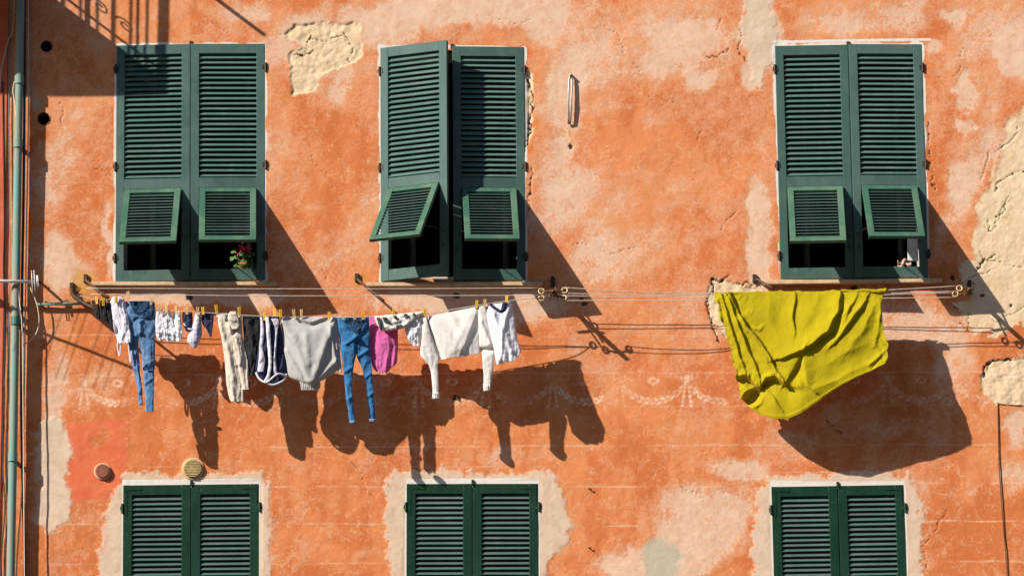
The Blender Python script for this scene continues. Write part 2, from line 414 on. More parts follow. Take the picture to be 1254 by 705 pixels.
    bow = np.clip(1.3 - np.hypot(tl / 11, (fy0 - 464) / 4.2), 0, 1) * (.4 + .6 * (np.sin(tl * 1.2) > -.2))
    ros = np.clip(1.4 - np.abs(np.hypot((lx - 41) / 1.5, fy0 - 468) - 3.6) / 1.3, 0, 1)
    fr = np.maximum.reduce([fr, tas, bow, ros * .8])
    fr *= (px > 95) * (.25 + .75 * sstep(.34, .52, fbm(px, py, 30, 4, 70))) * (.35 + .65 * sstep(.28, .45, fbm(px, py, 4, 2, 71))) * 1.25
    fr *= 1 - .45 * sstep(900, 1000, px)
    chalk = np.maximum(chalk, fr)
    # -- cracks, sockets, edges of fallen render
    crack = np.zeros(px.shape)
    jx, jy = px + (fbm(px, py, 5, 3, 80) - .5) * 7, py + (fbm(px, py, 5, 3, 81) - .5) * 7
    for pts, w in [([(858, 72), (868, 70), (881, 68), (892, 61)], .8), ([(907, 35), (905, 62), (912, 72), (914, 78)], .8), ([(1194, 333), (1205, 318), (1220, 313)], 1.0), ([(1218, 237), (1224, 222), (1240, 212), (1256, 208)], .9), ([(1208, 266), (1212, 285), (1222, 268), (1232, 250)], .7),
                   ([(893, 338), (882, 346), (872, 340), (874, 356), (866, 368), (868, 384), (880, 418)], 1.6), ([(926, 352), (915, 346), (902, 348)], 1.2), ([(643, 92), (651, 110), (652, 130), (650, 155), (643, 180)], 1.5), ([(1203, 462), (1206, 448), (1222, 441), (1240, 440)], 1.3), ([(1000, 500), (1012, 510), (1030, 530), (1036, 545)], .6),
                   ([(1166, 376), (1185, 384), (1186, 408), (1176, 395)], .7), ([(652, 205), (648, 240), (644, 270)], .8), ([(878, 40), (884, 25)], .6), ([(1144, 236), (1140, 200), (1136, 150)], .7), ([(68, 120), (80, 135), (75, 150)], .6), ([(420, 40), (432, 58), (425, 80)], .8), ([(376, 56), (380, 46), (400, 50), (418, 44)], .8), ([(362, 66), (372, 70), (385, 62)], .8)]:
        crack = np.maximum(crack, line_m(jx, jy, pts, w) * .95)
    for cx, cy, rx, ry in [(232.5, 364, 4.2, 4.6), (559, 361, 5.5, 4), (559, 487, 5, 4.5), (677, 341.5, 2.6, 4.4), (1166.5, 340, 3, 4), (1046, 352, 5, 2.6), (1203, 362, 3, 2.4), (716, 372, 4, 2.6), (699, 180, 2.2, 2.6), (60, 353, 1.6, 1.2), (1238, 374, 2, 2.4), (1220, 265, 1.6, 1.2), (640, 338, 2, 2), (712, 366, 3, 2)]:
        crack = np.maximum(crack, np.clip(1.8 - 1.3 * np.hypot((jx * .4 + px * .6 - cx) / rx, (jy * .4 + py * .6 - cy) / ry), 0, 1))
    edge_n = fbm(px, py, 14, 3, 90)
    crack = np.maximum(crack, .55 * np.clip(1 - np.abs(bare_m - .62) / .22, 0, 1) * sstep(.56, .68, edge_n) * (bare > -.4) * (bare < .4) * (1 - .75 * bigz))
    rw = np.random.default_rng(5)
    for cx0, cy0, a0, ln, w in [(780, 120, .4, 60, .5), (860, 160, 2.2, 70, .5), (600, 20, .2, 60, .45), (380, 180, 1.4, 70, .45), (90, 190, 1.2, 60, .45), (1180, 60, 1.9, 60, .5), (1210, 180, 1.7, 110, .8), (1236, 240, 2.6, 60, .8), (1196, 300, .9, 90, .8), (1225, 330, 2.4, 60, .8), (700, 300, .1, 90, .45), (420, 560, .2, 70, .45), (1160, 620, 1.5, 90, .5), (800, 580, .6, 60, .45), (740, 30, 1.1, 80, .45), (1050, 560, 2.7, 60, .45), (250, 20, .3, 50, .45), (380, 300, 1.7, 50, .45), (900, 220, 1.3, 80, .5), (1245, 150, 1.4, 60, .8), (1215, 392, .1, 50, .8)]:
        pts = [(cx0, cy0)]; an = a0
        for _ in range(int(ln / 6)):
            an += rw.normal(0, .45); an += (a0 - an) * .2; pts.append((pts[-1][0] + 6 * math.cos(an), pts[-1][1] + 6 * math.sin(an)))
        crack = np.maximum(crack, line_m(px, py, pts, w) * .75 * sstep(.3, .5, fbm(px, py, 15, 2, 83)))
    # -- ochre stains round the ironwork, rust below the handle, soot along the pipe
    stain = np.zeros(px.shape)
    for cx, cy, rx, ry, w in [(100, 345, 28, 26, .8), (86, 365, 14, 18, .6), (437, 342, 15, 13, .8), (924, 342, 12, 10, .5), (1178, 360, 14, 10, .4), (677, 358, 20, 14, .45), (1240, 300, 20, 60, .25), (1238, 478, 30, 20, .4), (400, 75, 30, 30, .15), (700, 166, 5, 16, .7), (640, 550, 30, 16, .35)]:
        stain = np.maximum(stain, w * (1 - sstep(.3, 1.2, np.hypot((qx - cx) / rx, (qy - cy) / ry))))
    var = .5 + 1.1 * (fbm(px, py, 90, 5, 40, .6) - .5) + .7 * (fbm(px * 1., py * .35, 20, 4, 41) - .5) - .08 * sstep(500, 620, py)
    for xa, xb, y0 in [(108, 346, 352), (446, 668, 353), (932, 1158, 349)]:
        cols = fbm(px * 1., px * 0 + 3., 6, 4, 44, .65); dec = np.clip(1 - (py - y0) / (30 + 120 * fbm(px, px * 0, 14, 2, 45)), 0, 1) * (py > y0) * ((px > xa) & (px < xb))
        var = var - .5 * dec * sstep(.5, .7, cols); pale = pale + .22 * dec * sstep(.5, .3, cols)
    grey = np.clip(1.5 - np.hypot((qx - 810) / 20, (qy - 682) / 23), 0, 1)
    grey = np.maximum(grey, np.clip(1.6 - np.hypot((px - 45) / 6.6, (py - 128) / 6.6) * 1.0, 0, 1) * .8)
    white = np.zeros(px.shape)
    for q in UP.values():
        sd = -poly_sd(px, py, q)
        amt = 2.1 * sstep(.3, .6, fbm(px, py, 22, 3, 95)) + .3
        side = ((px < q[0][0] + 6) | (px > q[1][0] - 3) | (py < q[0][1] + 3)) & (py < q[2][1] + 2)
        white = np.maximum(white, np.clip(1 - (sd - amt) / 1.2, 0, 1) * side)
    top3 = np.clip(1.1 - np.abs(py - 51.5 + (px - 948) * .016) / 2.6, 0, 1) * ((px > 946) & (px < 1140))
    white = np.maximum(white, top3)
    for q in LO.values():
        m = ((px > q[0][0] - 1) & (px < q[1][0] + 1) & (py > q[0][1] - 6.5) & (py < q[0][1] + 4)) * 1.
        white = np.maximum(white, m)
        white = np.maximum(white, np.clip(1 - (-poly_sd(px, py, q) - 1.2) / 1., 0, 1) * (py > q[0][1]))
    # -- relief (metres, positive = towards the street)
    rel_ = .010 * (fbm(px, py, 90, 3, 50) - .5) + .0042 * (fbm(px, py, 18, 4, 51) - .5) + .0016 * (fbm(px, py, 4, 3, 52) - .5)
    rel_ += .0015 * sstep(.45, .75, pale) * -1
    bm_s = sstep(.42, .58, bare_m + .25 * (fbm(px, py, 5, 3, 53) - .5))
    rough = np.abs(fbm(px, py, 18, 4, 54, .6) - .5) * 2
    rel_ += bm_s * (1 - .6 * bigz) * (-.006 + .011 * (rough - .3) + .006 * (fbm(px, py, 5, 3, 55) - .5))
    rel_ += .003 * sstep(.42, .58, lime_m) + .002 * red_m
    rel_ -= .010 * sstep(.3, .9, crack)
    nearw = np.full(px.shape, 1e9)
    for q in list(UP.values()) + list(LO.values()): nearw = np.minimum(nearw, np.abs(poly_sd(px, py, q)))
    rel_ = np.where(nearw < 4, np.clip(rel_, -.004, .002), rel_)
    rel_ *= ((px > -40) & (px < 1320))
    V = np.stack([X, -rel_, Z], -1).reshape(-1, 3)
    idx = np.arange(nx * nz).reshape(nz, nx)
    F = np.stack([idx[:-1, :-1], idx[:-1, 1:], idx[1:, 1:], idx[1:, :-1]], -1).reshape(-1, 4)
    fc = lambda a: (a[:-1, :-1] + a[1:, :-1] + a[:-1, 1:] + a[1:, 1:]).reshape(-1) / 4
    cx, cy = fc(px), fc(py)
    keep = np.ones(len(F), bool)
    for q in list(UP.values()) + list(LO.values()): keep &= poly_sd(cx, cy, hole_poly(q, 3.0)) < 0
    for hx, hy, hr in HOLES: keep &= np.hypot(cx - hx, cy - hy) > hr
    F = F[keep]
    me = bpy.data.meshes.new('wall')
    me.vertices.add(len(V)); me.vertices.foreach_set('co', V.ravel())
    me.loops.add(len(F) * 4); me.loops.foreach_set('vertex_index', F.ravel().astype(np.int32))
    me.polygons.add(len(F)); me.polygons.foreach_set('loop_start', np.arange(0, len(F) * 4, 4, dtype=np.int32))
    me.polygons.foreach_set('use_smooth', np.ones(len(F), bool))
    me.update(calc_edges=True)
    def attr4(name, a, b, c, d):
        at = me.attributes.new(name, 'FLOAT_COLOR', 'POINT')
        at.data.foreach_set('color', np.clip(np.stack([a, b, c, d], -1), -1, 2).reshape(-1).astype(np.float32))
    attr4('coat', pale, bare_m, lime_m, red_m); attr4('wear', chalk, crack, var, stain)
    for n, a in (('grey', grey), ('whitewash', white)):
        at = me.attributes.new(n, 'FLOAT', 'POINT'); at.data.foreach_set('value', a.reshape(-1).astype(np.float32))
    me.materials.append(M['wall'])
    o = bpy.data.objects.new('wall', me); col.objects.link(o); o.parent = house
    return o
build_wall()

# body of the house behind its front, and the red neighbour
b = MB(); b.box((9.9, .02, 0), (10, 9, 18)); b.box((XL, 8.9, 0), (9.9, 9, 18)); b.box((XL, .02, 18), (10.1, 9.1, 18.2)); b.box((XL, .02, 0), (XL + .1, 8.9, 18))
b.build('side_wall', M['red_wall'], house)
nb = MB(); nb.box((-14, -.015, 0), (XL - .002, 9, 16.5))
tag(nb.build('neighbouring_house', M['red_wall'], None), 'narrow strip of red painted house at the left edge', 'house')

# round drain holes: dark tubes set into the wall
for hx, hy, hr in HOLES:
    c = P(hx, hy); r = (hr + .8) / PPM; m = MB(); n = 24; vs = []
    for y, rr in ((-.004, r), (.001, r * .93), (.25, r * .93)):
        vs += [(c.x + rr * math.cos(2 * math.pi * k / n), y, c.z + rr * math.sin(2 * math.pi * k / n)) for k in range(n)]
    m.add(vs, [(i * n + k, i * n + (k + 1) % n, (i + 1) * n + (k + 1) % n, (i + 1) * n + k) for i in range(2) for k in range(n)] + [tuple(2 * n + k for k in range(n))])
    m.build('drain_hole', M['cable_dark'] if hy < 100 else M['rust'], house, True)

# ------------------------------------------------------------------ windows
def frame_of(q):
    """matrix at bottom-left, width, height for a quadrilateral on the wall"""
    tl, tr, br, bl = [P(*p) for p in q]
    w = ((tr - tl).length + (br - bl).length) / 2; h = ((tl - bl).length + (tr - br).length) / 2
    up = ((tl - bl) + (tr - br)).normalized(); ey = Vector((0, 1, 0)); ex = ey.cross(up).normalized()
    c = (bl + br) / 2
    o = c - ex * w / 2
    m = Matrix((ex, ey, up)).transposed().to_4x4(); m.translation = o
    return m, w, h

def slats(mb, x0, x1, z0, z1, pitch, depth, th, ang, yc):
    n = int((z1 - z0) / pitch); pitch = (z1 - z0) / n
    for i in range(n):
        zc = z0 + (i + .5) * pitch + random.uniform(-.0007, .0007); a = ang + random.uniform(-.035, .035)
        dy, dz = math.cos(a) * depth / 2, math.sin(a) * depth / 2       # outer edge low
        ny, nz = -math.sin(a) * th / 2, math.cos(a) * th / 2
        sec = [(yc - dy + ny, zc - dz + nz), (yc + dy + ny, zc + dz + nz), (yc + dy - ny, zc + dz - nz), (yc - dy - ny, zc - dz - nz)]
        e = random.uniform(-.001, .001)
        mb.add([(x0, y, z + e) for y, z in sec] + [(x1, y, z - e) for y, z in sec], [(0, 1, 5, 4), (1, 2, 6, 5), (2, 3, 7, 6), (3, 0, 4, 7), (0, 3, 2, 1), (4, 5, 6, 7)])

T = .036
def leaf(pair_m, W, H, side, ajar, flap_deg, old, label, group):
    """one louvred shutter leaf; side -1 hinged on the left, +1 on the right"""
    w = W / 2 - .003
    mt = pair_m @ Matrix.Translation((0 if side < 0 else W, -.004, 0)) @ Matrix.Rotation(ajar * (-1 if side < 0 else 1), 4, 'Z')
    root = empty('window_shutter', None, mt); tag(root, label, 'shutter', group)
    x0, x1 = (0, w) if side < 0 else (-w, 0)
    st = .064 if old else .068
    zf0, zf1, zm = .088, .735, .815            # flap opening and middle rail
    ztop = H - .078
    fm, sm = (M['old_green'], M['old_slat_sunlit']) if old else (M['new_green'], M['slat_sunlit'])
    f = MB()
    f.box((x0, 0, 0), (x0 + st, T, H)); f.box((x1 - st, 0, 0), (x1, T, H))
    f.box((x0 + st, .001, 0), (x1 - st, T - .001, zf0)); f.box((x0 + st, .001, zf1), (x1 - st, T - .001, zm)); f.box((x0 + st, .001, ztop), (x1 - st, T - .001, H))
    f.build('frame', fm, root, bevel=.0025)
    s = MB(); slats(s, x0 + st - .004, x1 - st + .004, zm + .004, ztop - .004, .0405 if old else .0375, .0445, .008, R(50), T / 2 + .002)
    s.build('slats', sm, root)
    # flap: hinged along its upper edge
    fw0, fw1 = x0 + st + .004, x1 - st - .004
    L = zf1 - zf0 - .006
    fm2 = M['flap_green'] if old else fm
    fl = MB(); fs = .046
    fl.box((fw0, 0, -L), (fw0 + fs, .03, 0)); fl.box((fw1 - fs, 0, -L), (fw1, .03, 0))
    fl.box((fw0 + fs, .001, -fs), (fw1 - fs, .029, 0)); fl.box((fw0 + fs, .001, -L), (fw1 - fs, .029, -L + fs))
    hinge_y = -.012 if flap_deg else .003
    flm = Matrix.Translation((0, hinge_y, zf1 - .003)) @ Matrix.Rotation(-R(flap_deg), 4, 'X')
    fo = fl.build('flap', fm2, root, bevel=.0025); fo.matrix_local = flm
    fsl = MB(); slats(fsl, fw0 + fs - .004, fw1 - fs + .004, -L + fs + .003, -fs - .003, .0345, .0405, .007, R(54), .016)
    so = fsl.build('flap_slats', M['old_slat_sunlit'] if old else sm, fo)
    # stay rod of an open flap
    if flap_deg:
        a = flm @ Vector((fw1 - .02 if side < 0 else fw0 + .02, .02, -L * .8)); c = Vector((x1 - st * .4 if side < 0 else x0 + st * .4, 0, a.z + .03))
        MB().tube([c, (a + c) / 2 + Vector((0, -.01, .012)), a], .0035, 6).build('stay', M['iron'], root, True)
        if old and random.random() < .9:
            MB().tube([(x1 - st * .5 if side < 0 else x0 + st * .5, -.002, zf0 + .15), (x1 - st * .5 if side < 0 else x0 + st * .5, -.03, zf0 + .15), (x1 - st * .5 if side < 0 else x0 + st * .5, -.034, zf0 + .12)], .004, 6).build('catch', M['iron'], root, True)
    sx = x0 if side < 0 else x1; sg = -1 if side < 0 else 1
    for zh in (H * .90, H * .485, H * .10):
        h = MB(); h.tube([(sx + sg * .006, -.003, zh - .035), (sx + sg * .006, -.003, zh + .035)], .0095, 8)
        h.box((min(sx, sx - sg * .020), -.0035, zh - .017), (max(sx, sx - sg * .020), .0, zh + .017)); h.box((min(sx, sx + sg * .022), -.006, zh - .014), (max(sx, sx + sg * .022), .01, zh + .014))
        h.build('hinge', M['iron'] if old else fm, root)
    if not old:
        p = MB()
        for zz in (H,):
            ax = sx - sg * .014
            p.box((min(ax, ax - sg * .018), -.003, zz - .24), (max(ax, ax - sg * .018), .0, zz - .02)); p.box((min(ax - sg * .018, ax - sg * .125), -.003, zz - .040), (max(ax - sg * .018, ax - sg * .125), .0, zz - .02))
        for k in range(5): p.lathe([(.003, .003), (.003, .005), (.001, .006)], (ax - sg * .009, 0, H - .05 - k * .042), 'y', 8)
        p.build('corner_plate', M['new_green'], root)
    return root

def inside(q, k):
    mt, w, h = frame_of(q)
    e = .004
    r = MB(); d0, d1 = .006, 2.2
    x0, x1, z0, z1 = -.03, w + .03, -.03, h + .03
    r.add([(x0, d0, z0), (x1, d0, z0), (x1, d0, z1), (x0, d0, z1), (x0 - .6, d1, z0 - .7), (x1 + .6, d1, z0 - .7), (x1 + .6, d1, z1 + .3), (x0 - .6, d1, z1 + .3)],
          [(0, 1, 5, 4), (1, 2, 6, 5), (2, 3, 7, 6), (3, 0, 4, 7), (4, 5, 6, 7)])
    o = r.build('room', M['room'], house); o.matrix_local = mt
    c = MB(); a, b2 = .13, .18; t = .055
    c.box((0, a, 0), (t, b2, h)); c.box((w - t, a, 0), (w, b2, h)); c.box((t, a + .001, 0), (w - t, b2 - .001, .07)); c.box((t, a + .001, h - .07), (w - t, b2 - .001, h))
    o = c.build('window_frame', M['casement'], house, bevel=.003); o.matrix_local = mt
    # the two sashes stand open into the room
    for s in (-1, 1):
        sw = w / 2 - t; hx = t if s < 0 else w - t; 
        m2 = mt @ Matrix.Translation((hx, b2 + .005, .07)) @ Matrix.Rotation(R(66) if s < 0 else -R(76), 4, 'Z')
        hh = h - .14; u0, u1 = (0, sw) if s < 0 else (-sw, 0)
        f = MB(); f.box((u0, 0, 0), (u0 + .05, .04, hh)); f.box((u1 - .05, 0, 0), (u1, .04, hh)); f.box((u0 + .05, .001, 0), (u1 - .05, .039, .07)); f.box((u0 + .05, .001, hh - .06), (u1 - .05, .039, hh)); f.box((u0 + .05, .001, hh * .5), (u1 - .05, .039, hh * .5 + .035))
        so = f.build('sash', M['casement'], house); so.matrix_local = m2
        gl = MB(); gl.box((u0 + .05, .017, .07), (u1 - .05, .021, hh - .06)); gl.build('pane', M['glass'], so)

tg = NT('window_glass'); tg.b.inputs['Base Color'].default_value = (.02, .025, .03, 1); tg.b.inputs['Roughness'].default_value = .05; tg.b.inputs['Alpha'].default_value = .35
M['glass'] = tg.m

where = {1: 'left', 2: 'middle', 3: 'right'}
data = {1: [(-1, R(2.0), 35.5), (1, R(2.5), 36)], 2: [(-1, R(21), 37.5), (1, R(3.5), 37)], 3: [(-1, R(1.2), 34), (1, R(3.0), 37)]}
LB = {(1, -1): 'weathered green shutter leaf with barred shadow across its top, flap propped open', (1, 1): 'weathered green shutter leaf whose open flap shows a red flower pot below',
      (2, -1): 'weathered green shutter leaf swung ajar towards the street, flap propped wide open', (2, 1): 'weathered green shutter leaf half shaded by the ajar leaf beside it',
      (3, -1): 'weathered green shutter leaf left of the pair above the yellow sheet', (3, 1): 'weathered green shutter leaf with white sunlit stile piece under its flap, above the yellow sheet'}
LBL = {(1, -1): 'dark green closed lower shutter leaf beside the red painted patch', (1, 1): 'dark green closed lower shutter leaf under the yellowed round vent',
       (2, -1): 'dark green closed lower shutter leaf, left one below the laundry line centre', (2, 1): 'dark green closed lower shutter leaf, right one of the lower middle window',
       (3, -1): 'dark green closed lower shutter leaf, left one of the pair below the yellow sheet', (3, 1): 'dark green closed lower shutter leaf nearest the thin vertical wall cable'}
for k, q in UP.items():
    mt, w, h = frame_of(q); inside(q, k)
    for side, aj, fd in data[k]: leaf(mt, w, h, side, aj, fd, True, LB[(k, side)], 'upper window shutters with propped flaps')
    lt = MB(); lt.box((w / 2 - .012, -.012, h - .01), (w / 2 + .014, .012, h + .028)); o = lt.build('shutter_latch', M['iron'], house, bevel=.004); o.matrix_local = mt
for k, q in LO.items():
    mt, w, h = frame_of(q); inside(q, k)
    for side in (-1, 1): leaf(mt, w, h, side, 0, 0, False, LBL[(k, side)], 'closed lower window shutters')
    lt = MB(); lt.box((w / 2 - .008, -.014, h - .012), (w / 2 + .012, .012, h + .03)); o = lt.build('shutter_latch', M['new_green'], house, bevel=.003); o.matrix_local = mt

# stone sills under the upper windows
for (xa, xb, y0, y1) in [(112, 340, 346, 346), (449, 664, 347, 346), (936, 1153, 344.5, 342)]:
    a, c = P(xa, y0 + .5), P(xb, y1 + .5); m = MB(); n = 40; vs = []
    for i in range(n + 1):
        t = i / n; x = a.x + (c.x - a.x) * t; z = a.z + (c.z - a.z) * t
        j = [.0035 * (float(fbm(np.array([x * 60.]), np.array([s * 9.]), 8, 3, 3)[0]) - .5) for s in range(4)]
        vs += [(x, -.045 + j[0], z + j[1]), (x, -.047 + j[2], z - .030 + j[3]), (x, .12, z - .030), (x, .12, z + .003)]
    fs = [(i * 4 + k, i * 4 + (k + 1) % 4, i * 4 + 4 + (k + 1) % 4, i * 4 + 4 + k) for i in range(n) for k in range(4)] + [(0, 3, 2, 1), (n * 4, n * 4 + 1, n * 4 + 2, n * 4 + 3)]
    m.add(vs, fs); m.build('window_sill', M['sill'], house, bevel=.004)

# ------------------------------------------------------------------ things inside the windows
def flower():
    c = P(298, 337, -10); root = empty('flower_pot', c); tag(root, 'potted red geranium on the sill of the left upper window', 'potted plant')
    m = MB(); m.lathe([(.035, 0), (.05, .075), (.056, .078), (.056, .09), (.045, .09)], (0, 0, 0), 'z', 20); m.build('pot', M['terracotta'], root, True)
    lv = MB()
    for i in range(90):
        a = random.uniform(0, 6.28); rr = random.uniform(.01, .095); p = Vector((rr * math.cos(a), rr * math.sin(a) * .6 - .02, .08 + random.uniform(-.05, .10)))
        n = Vector((random.uniform(-.6, .4), random.uniform(-1, -.1), random.uniform(-.1, .9))).normalized(); u = n.orthogonal().normalized(); v = n.cross(u); s = random.uniform(.012, .022)
        k = 7; lv.add([p + n * s * .25] + [p + (u * math.cos(6.283 * j / k) + v * math.sin(6.283 * j / k)) * s * (1 - .15 * (j % 2)) for j in range(k)], [(0, 1 + j, 1 + (j + 1) % k) for j in range(k)])
    lv.build('leaves', simple('geranium_leaf', (.09, .20, .03), .6, 0, .5, 60), root)
    bl = MB()
    for i in range(40):
        p = Vector((random.gauss(.005, .026), random.gauss(-.06, .015), .185 + random.gauss(0, .02))); k = 6
        n = Vector((random.uniform(-.5, .5), -1, random.uniform(-.2, .8))).normalized(); u = n.orthogonal().normalized(); v = n.cross(u); s = random.uniform(.007, .012)
        bl.add([p + n * s * .5] + [p + (u * math.cos(6.283 * j / k) + v * math.sin(6.283 * j / k)) * s for j in range(k)], [(0, 1 + j, 1 + (j + 1) % k) for j in range(k)])
    bl.build('blossom', simple('geranium_red', (.70, .03, .08), .6, 0, .3, 60), root)
flower()
m = MB(); a = P(1111, 294, -3); c = P(1124.5, 319.5, -3); m.box((a.x, a.y - .012, c.z), (c.x, a.y + .012, a.z + .05))  # white board put in for the sunlit part of the inner window frame
tag(m.build('sunlit_stile_board', M['alu'], bevel=.003), 'small white board standing in for a sunlit stile in the right upper window', 'board')
m = MB(); n = 16; vs = []
for i in range(n + 1):
    for j in range(7):
        p = P(1099 + 17 * i / n, 319 + 1.2 * j + 2.5 * math.sin(i * .5), -2 + 3 * math.sin(j * .9 + i * .8)); vs.append(p)
m.add(vs, [(i * 7 + j, i * 7 + j + 1, i * 7 + j + 8, i * 7 + j + 7) for i in range(n) for j in range(6)])
o = m.build('cleaning_cloth', fabric('pink_checked_cloth', (.50, .20, .16), (.66, .50, .42), 300), None, True); sm = o.modifiers.new('thickness', 'SOLIDIFY'); sm.thickness = .006
tag(o, 'crumpled pink cloth lying inside the right upper window', 'cloth')

# ------------------------------------------------------------------ pipes, cables, wall fittings
def path(pts, h=None, n=14):
    """smooth curve through photo points (x, y, h)"""
    pts = [(p[0], p[1], p[2] if len(p) > 2 else h) for p in pts]; out = []
    for i in range(len(pts) - 1):
        p0, p1, p2, p3 = pts[max(i - 1, 0)], pts[i], pts[i + 1], pts[min(i + 2, len(pts) - 1)]
        for k in range(n):
            t = k / n
            q = [.5 * (2 * b + (c - a) * t + (2 * a - 5 * b + 4 * c - d) * t * t + (3 * b - a - 3 * c + d) * t ** 3) for a, b, c, d in zip(p0, p1, p2, p3)]
            out.append(P(*q))
    out.append(P(*pts[-1])); return out

root = empty('drain_pipe', P(20, 352, 14)); tag(root, 'vertical green painted drain pipe running down the left of the wall', 'pipe')
rel(root, MB().tube(path([(27, -160), (25, 0), (22, 180), (19.5, 352), (16.5, 520), (13, 705), (9, 900)], 15), .032, 20)).build('pipe', M['pipe'], root, True)
for y, x in ((176, 22), (393, 19), (560, 15.6), (98, 23.6)):
    a, c = P(x, y - 5, 16), P(x, y + 5, 16); mm = MB().tube([a, c], .036, 20); mm.box((a.x - .012, a.y, c.z + .02), (a.x + .012, .0, a.z - .02)); rel(root, mm).build('collar', M['pipe_collar'] if y == 393 else M['pipe'], root)

CABLES = [([(28, -160), (30, 60), (29, 220), (27, 352), (26, 480), (28, 600), (31, 705), (33, 900)], 6, .011, 'cable_dark', 'thick black cable running close beside the green drain pipe'),
          ([(33, -160), (35, 100), (33, 250), (31, 380), (29, 520), (27, 600), (20, 705), (16, 900)], 7, .0055, 'cable_pale', 'cream cable crossing down behind the green drain pipe'),
          ([(19, -160), (17, 20), (10, 50), (2, 85), (0, 110)], 4, .004, 'cable_pale', 'thin pale wire curving from the top to the left edge'),
          ([(3, 100), (5, 260), (4, 330), (5.5, 430), (3, 560), (6, 620), (1, 705), (2, 900)], 3, .005, 'cable_dark', 'wavy dark cable at the far left edge of the wall'),
          ([(18, 100), (16, 112), (19, 140), (20, 250), (21, 330), (23, 360), (27, 400), (28, 460), (30, 705), (31, 900)], 18, .0045, 'cable_pale', 'pale cable lying along the front of the green pipe'),
          ([(37, 352, 12), (45, 372, 12), (48, 395, 10), (42, 412, 8), (31, 421, 8), (28, 424, 8)], 8, .0045, 'cable_pale', 'looping cream cable beside the antenna boom'),
          ([(12, -160), (11, 100), (12, 300), (11, 420), (12, 600), (11, 900)], 2.5, .0035, 'cable_grey', 'thin straight grey wire left of the green pipe'),
          ([(9, 400), (10, 470), (8, 560), (7, 705), (6, 900)], 3, .004, 'cable_dark', 'short dark wire between the edge wire and the pipe'),
          ([(1222, 492), (1223, 560), (1226, 610), (1229, 650), (1233, 705), (1240, 900)], 1.2, .0038, 'cable_brown', 'thin dark cable running down the lower right wall'),
          ([(1222, 494), (1250, 496), (1300, 495)], 1, .003, 'cable_brown', 'short dark wire running right along the base of the bare patch')]
for pts, h, r, mt, lb in CABLES:
    c = P(*pts[len(pts) // 2][:2], h)
    tag(MB().tube(path(pts, h), r, 8).build('cable', M[mt], None, True, loc=c), lb, 'cable')

# small white antenna by the pipe
root = empty('antenna', P(20, 344, 24)); tag(root, 'slim white antenna rod with short cross wires beside the pipe', 'antenna')
rel(root, MB().tube([P(-60, 342.5, 24), P(47.5, 345.3, 24)], .0125, 10)).build('boom', M['alu'], root, True)
for x in (39.5, 42.5, 45.5, 47):
    rel(root, MB().tube([P(x - 1, 331 + (x > 45) * 6, 25.5), P(x + .5, 356 - (x > 44) * 5, 25.5)], .0035, 6)).build('element', M['alu'], root, True)
rel(root, MB().tube([P(49.5, 345.6, 0), P(49.5, 345.4, 24), P(46, 345.3, 24)], .011, 8)).build('mount', M['iron'], root)
# larger antenna standing out left of the picture: its bars throw the slanting shadows
tipA, tipB = P(40 - 1.56 * 85, 410 - 1.5 * 85, 85), P(160 - 1.56 * 122, 459 - 1.5 * 122, 122)
root = empty('roof_antenna', Vector((tipA.x, 0, tipA.z))); tag(root, 'large antenna with slanted bars on a wall arm, left of the pipe', 'antenna')
rel(root, MB().tube([Vector((tipA.x, .05, tipA.z)), tipA], .02, 10)).build('arm', M['alu'], root, True)
rel(root, MB().tube([tipA, tipB], .0105, 10)).build('boom', M['alu'], root, True)
for i in range(7):
    p = tipA.lerp(tipB, .15 + .125 * i + .03 * math.sin(i * 2.3)); d = Vector((-.087, 0, -.27)) * (1.1 - .045 * i)
    rel(root, MB().tube([p - d, p + d], .0018, 6)).build('element', M['alu'], root, True)
mm = MB().tube([P(45, 372.3, 6), P(111, 371.3, 6)], .0125, 10)
for x in (50, 108): mm.tube([P(x, 372, 6), P(x, 373.5, -1)], .007, 8)
tag(mm.build('rail', M['pipe'], None, True, loc=P(78, 372, 6)), 'thin grey green rail fixed across the wall below the left brackets', 'rail')

for cx, cy, r, mt, lb in [(125.5, 577, 9.2, 'terracotta', 'small terracotta round vent cover in the red painted patch'), (236, 574, 12.2, 'beige_vent', 'larger yellowed round vent cover above the lower left window')]:
    c = P(cx, cy); root = empty('vent_cover', c); tag(root, lb, 'vent', 'round vent covers')
    rr = r / PPM
    MB().lathe([(rr * 1.12, -.004), (rr * 1.12, .010), (rr * 1.02, .014), (rr * .95, .012)], (0, 0, 0), 'y', 40).build('rim', M['vent_rim'], root)
    d = MB().lathe([(rr * .95, .0), (rr * .95, .020), (rr * .88, .026), (.002, .028)], (0, 0, 0), 'y', 40)
    d.build('grille', M[mt], root)
    sl = MB()
    for i in range(-5, 6):
        zz = i * rr * .16; hw = math.sqrt(max(1e-5, (rr * .86) ** 2 - zz * zz)); sl.box((-hw, -.0305, zz - rr * .035), (hw, -.026, zz + rr * .035))
    sl.build('slots', M[mt], root)

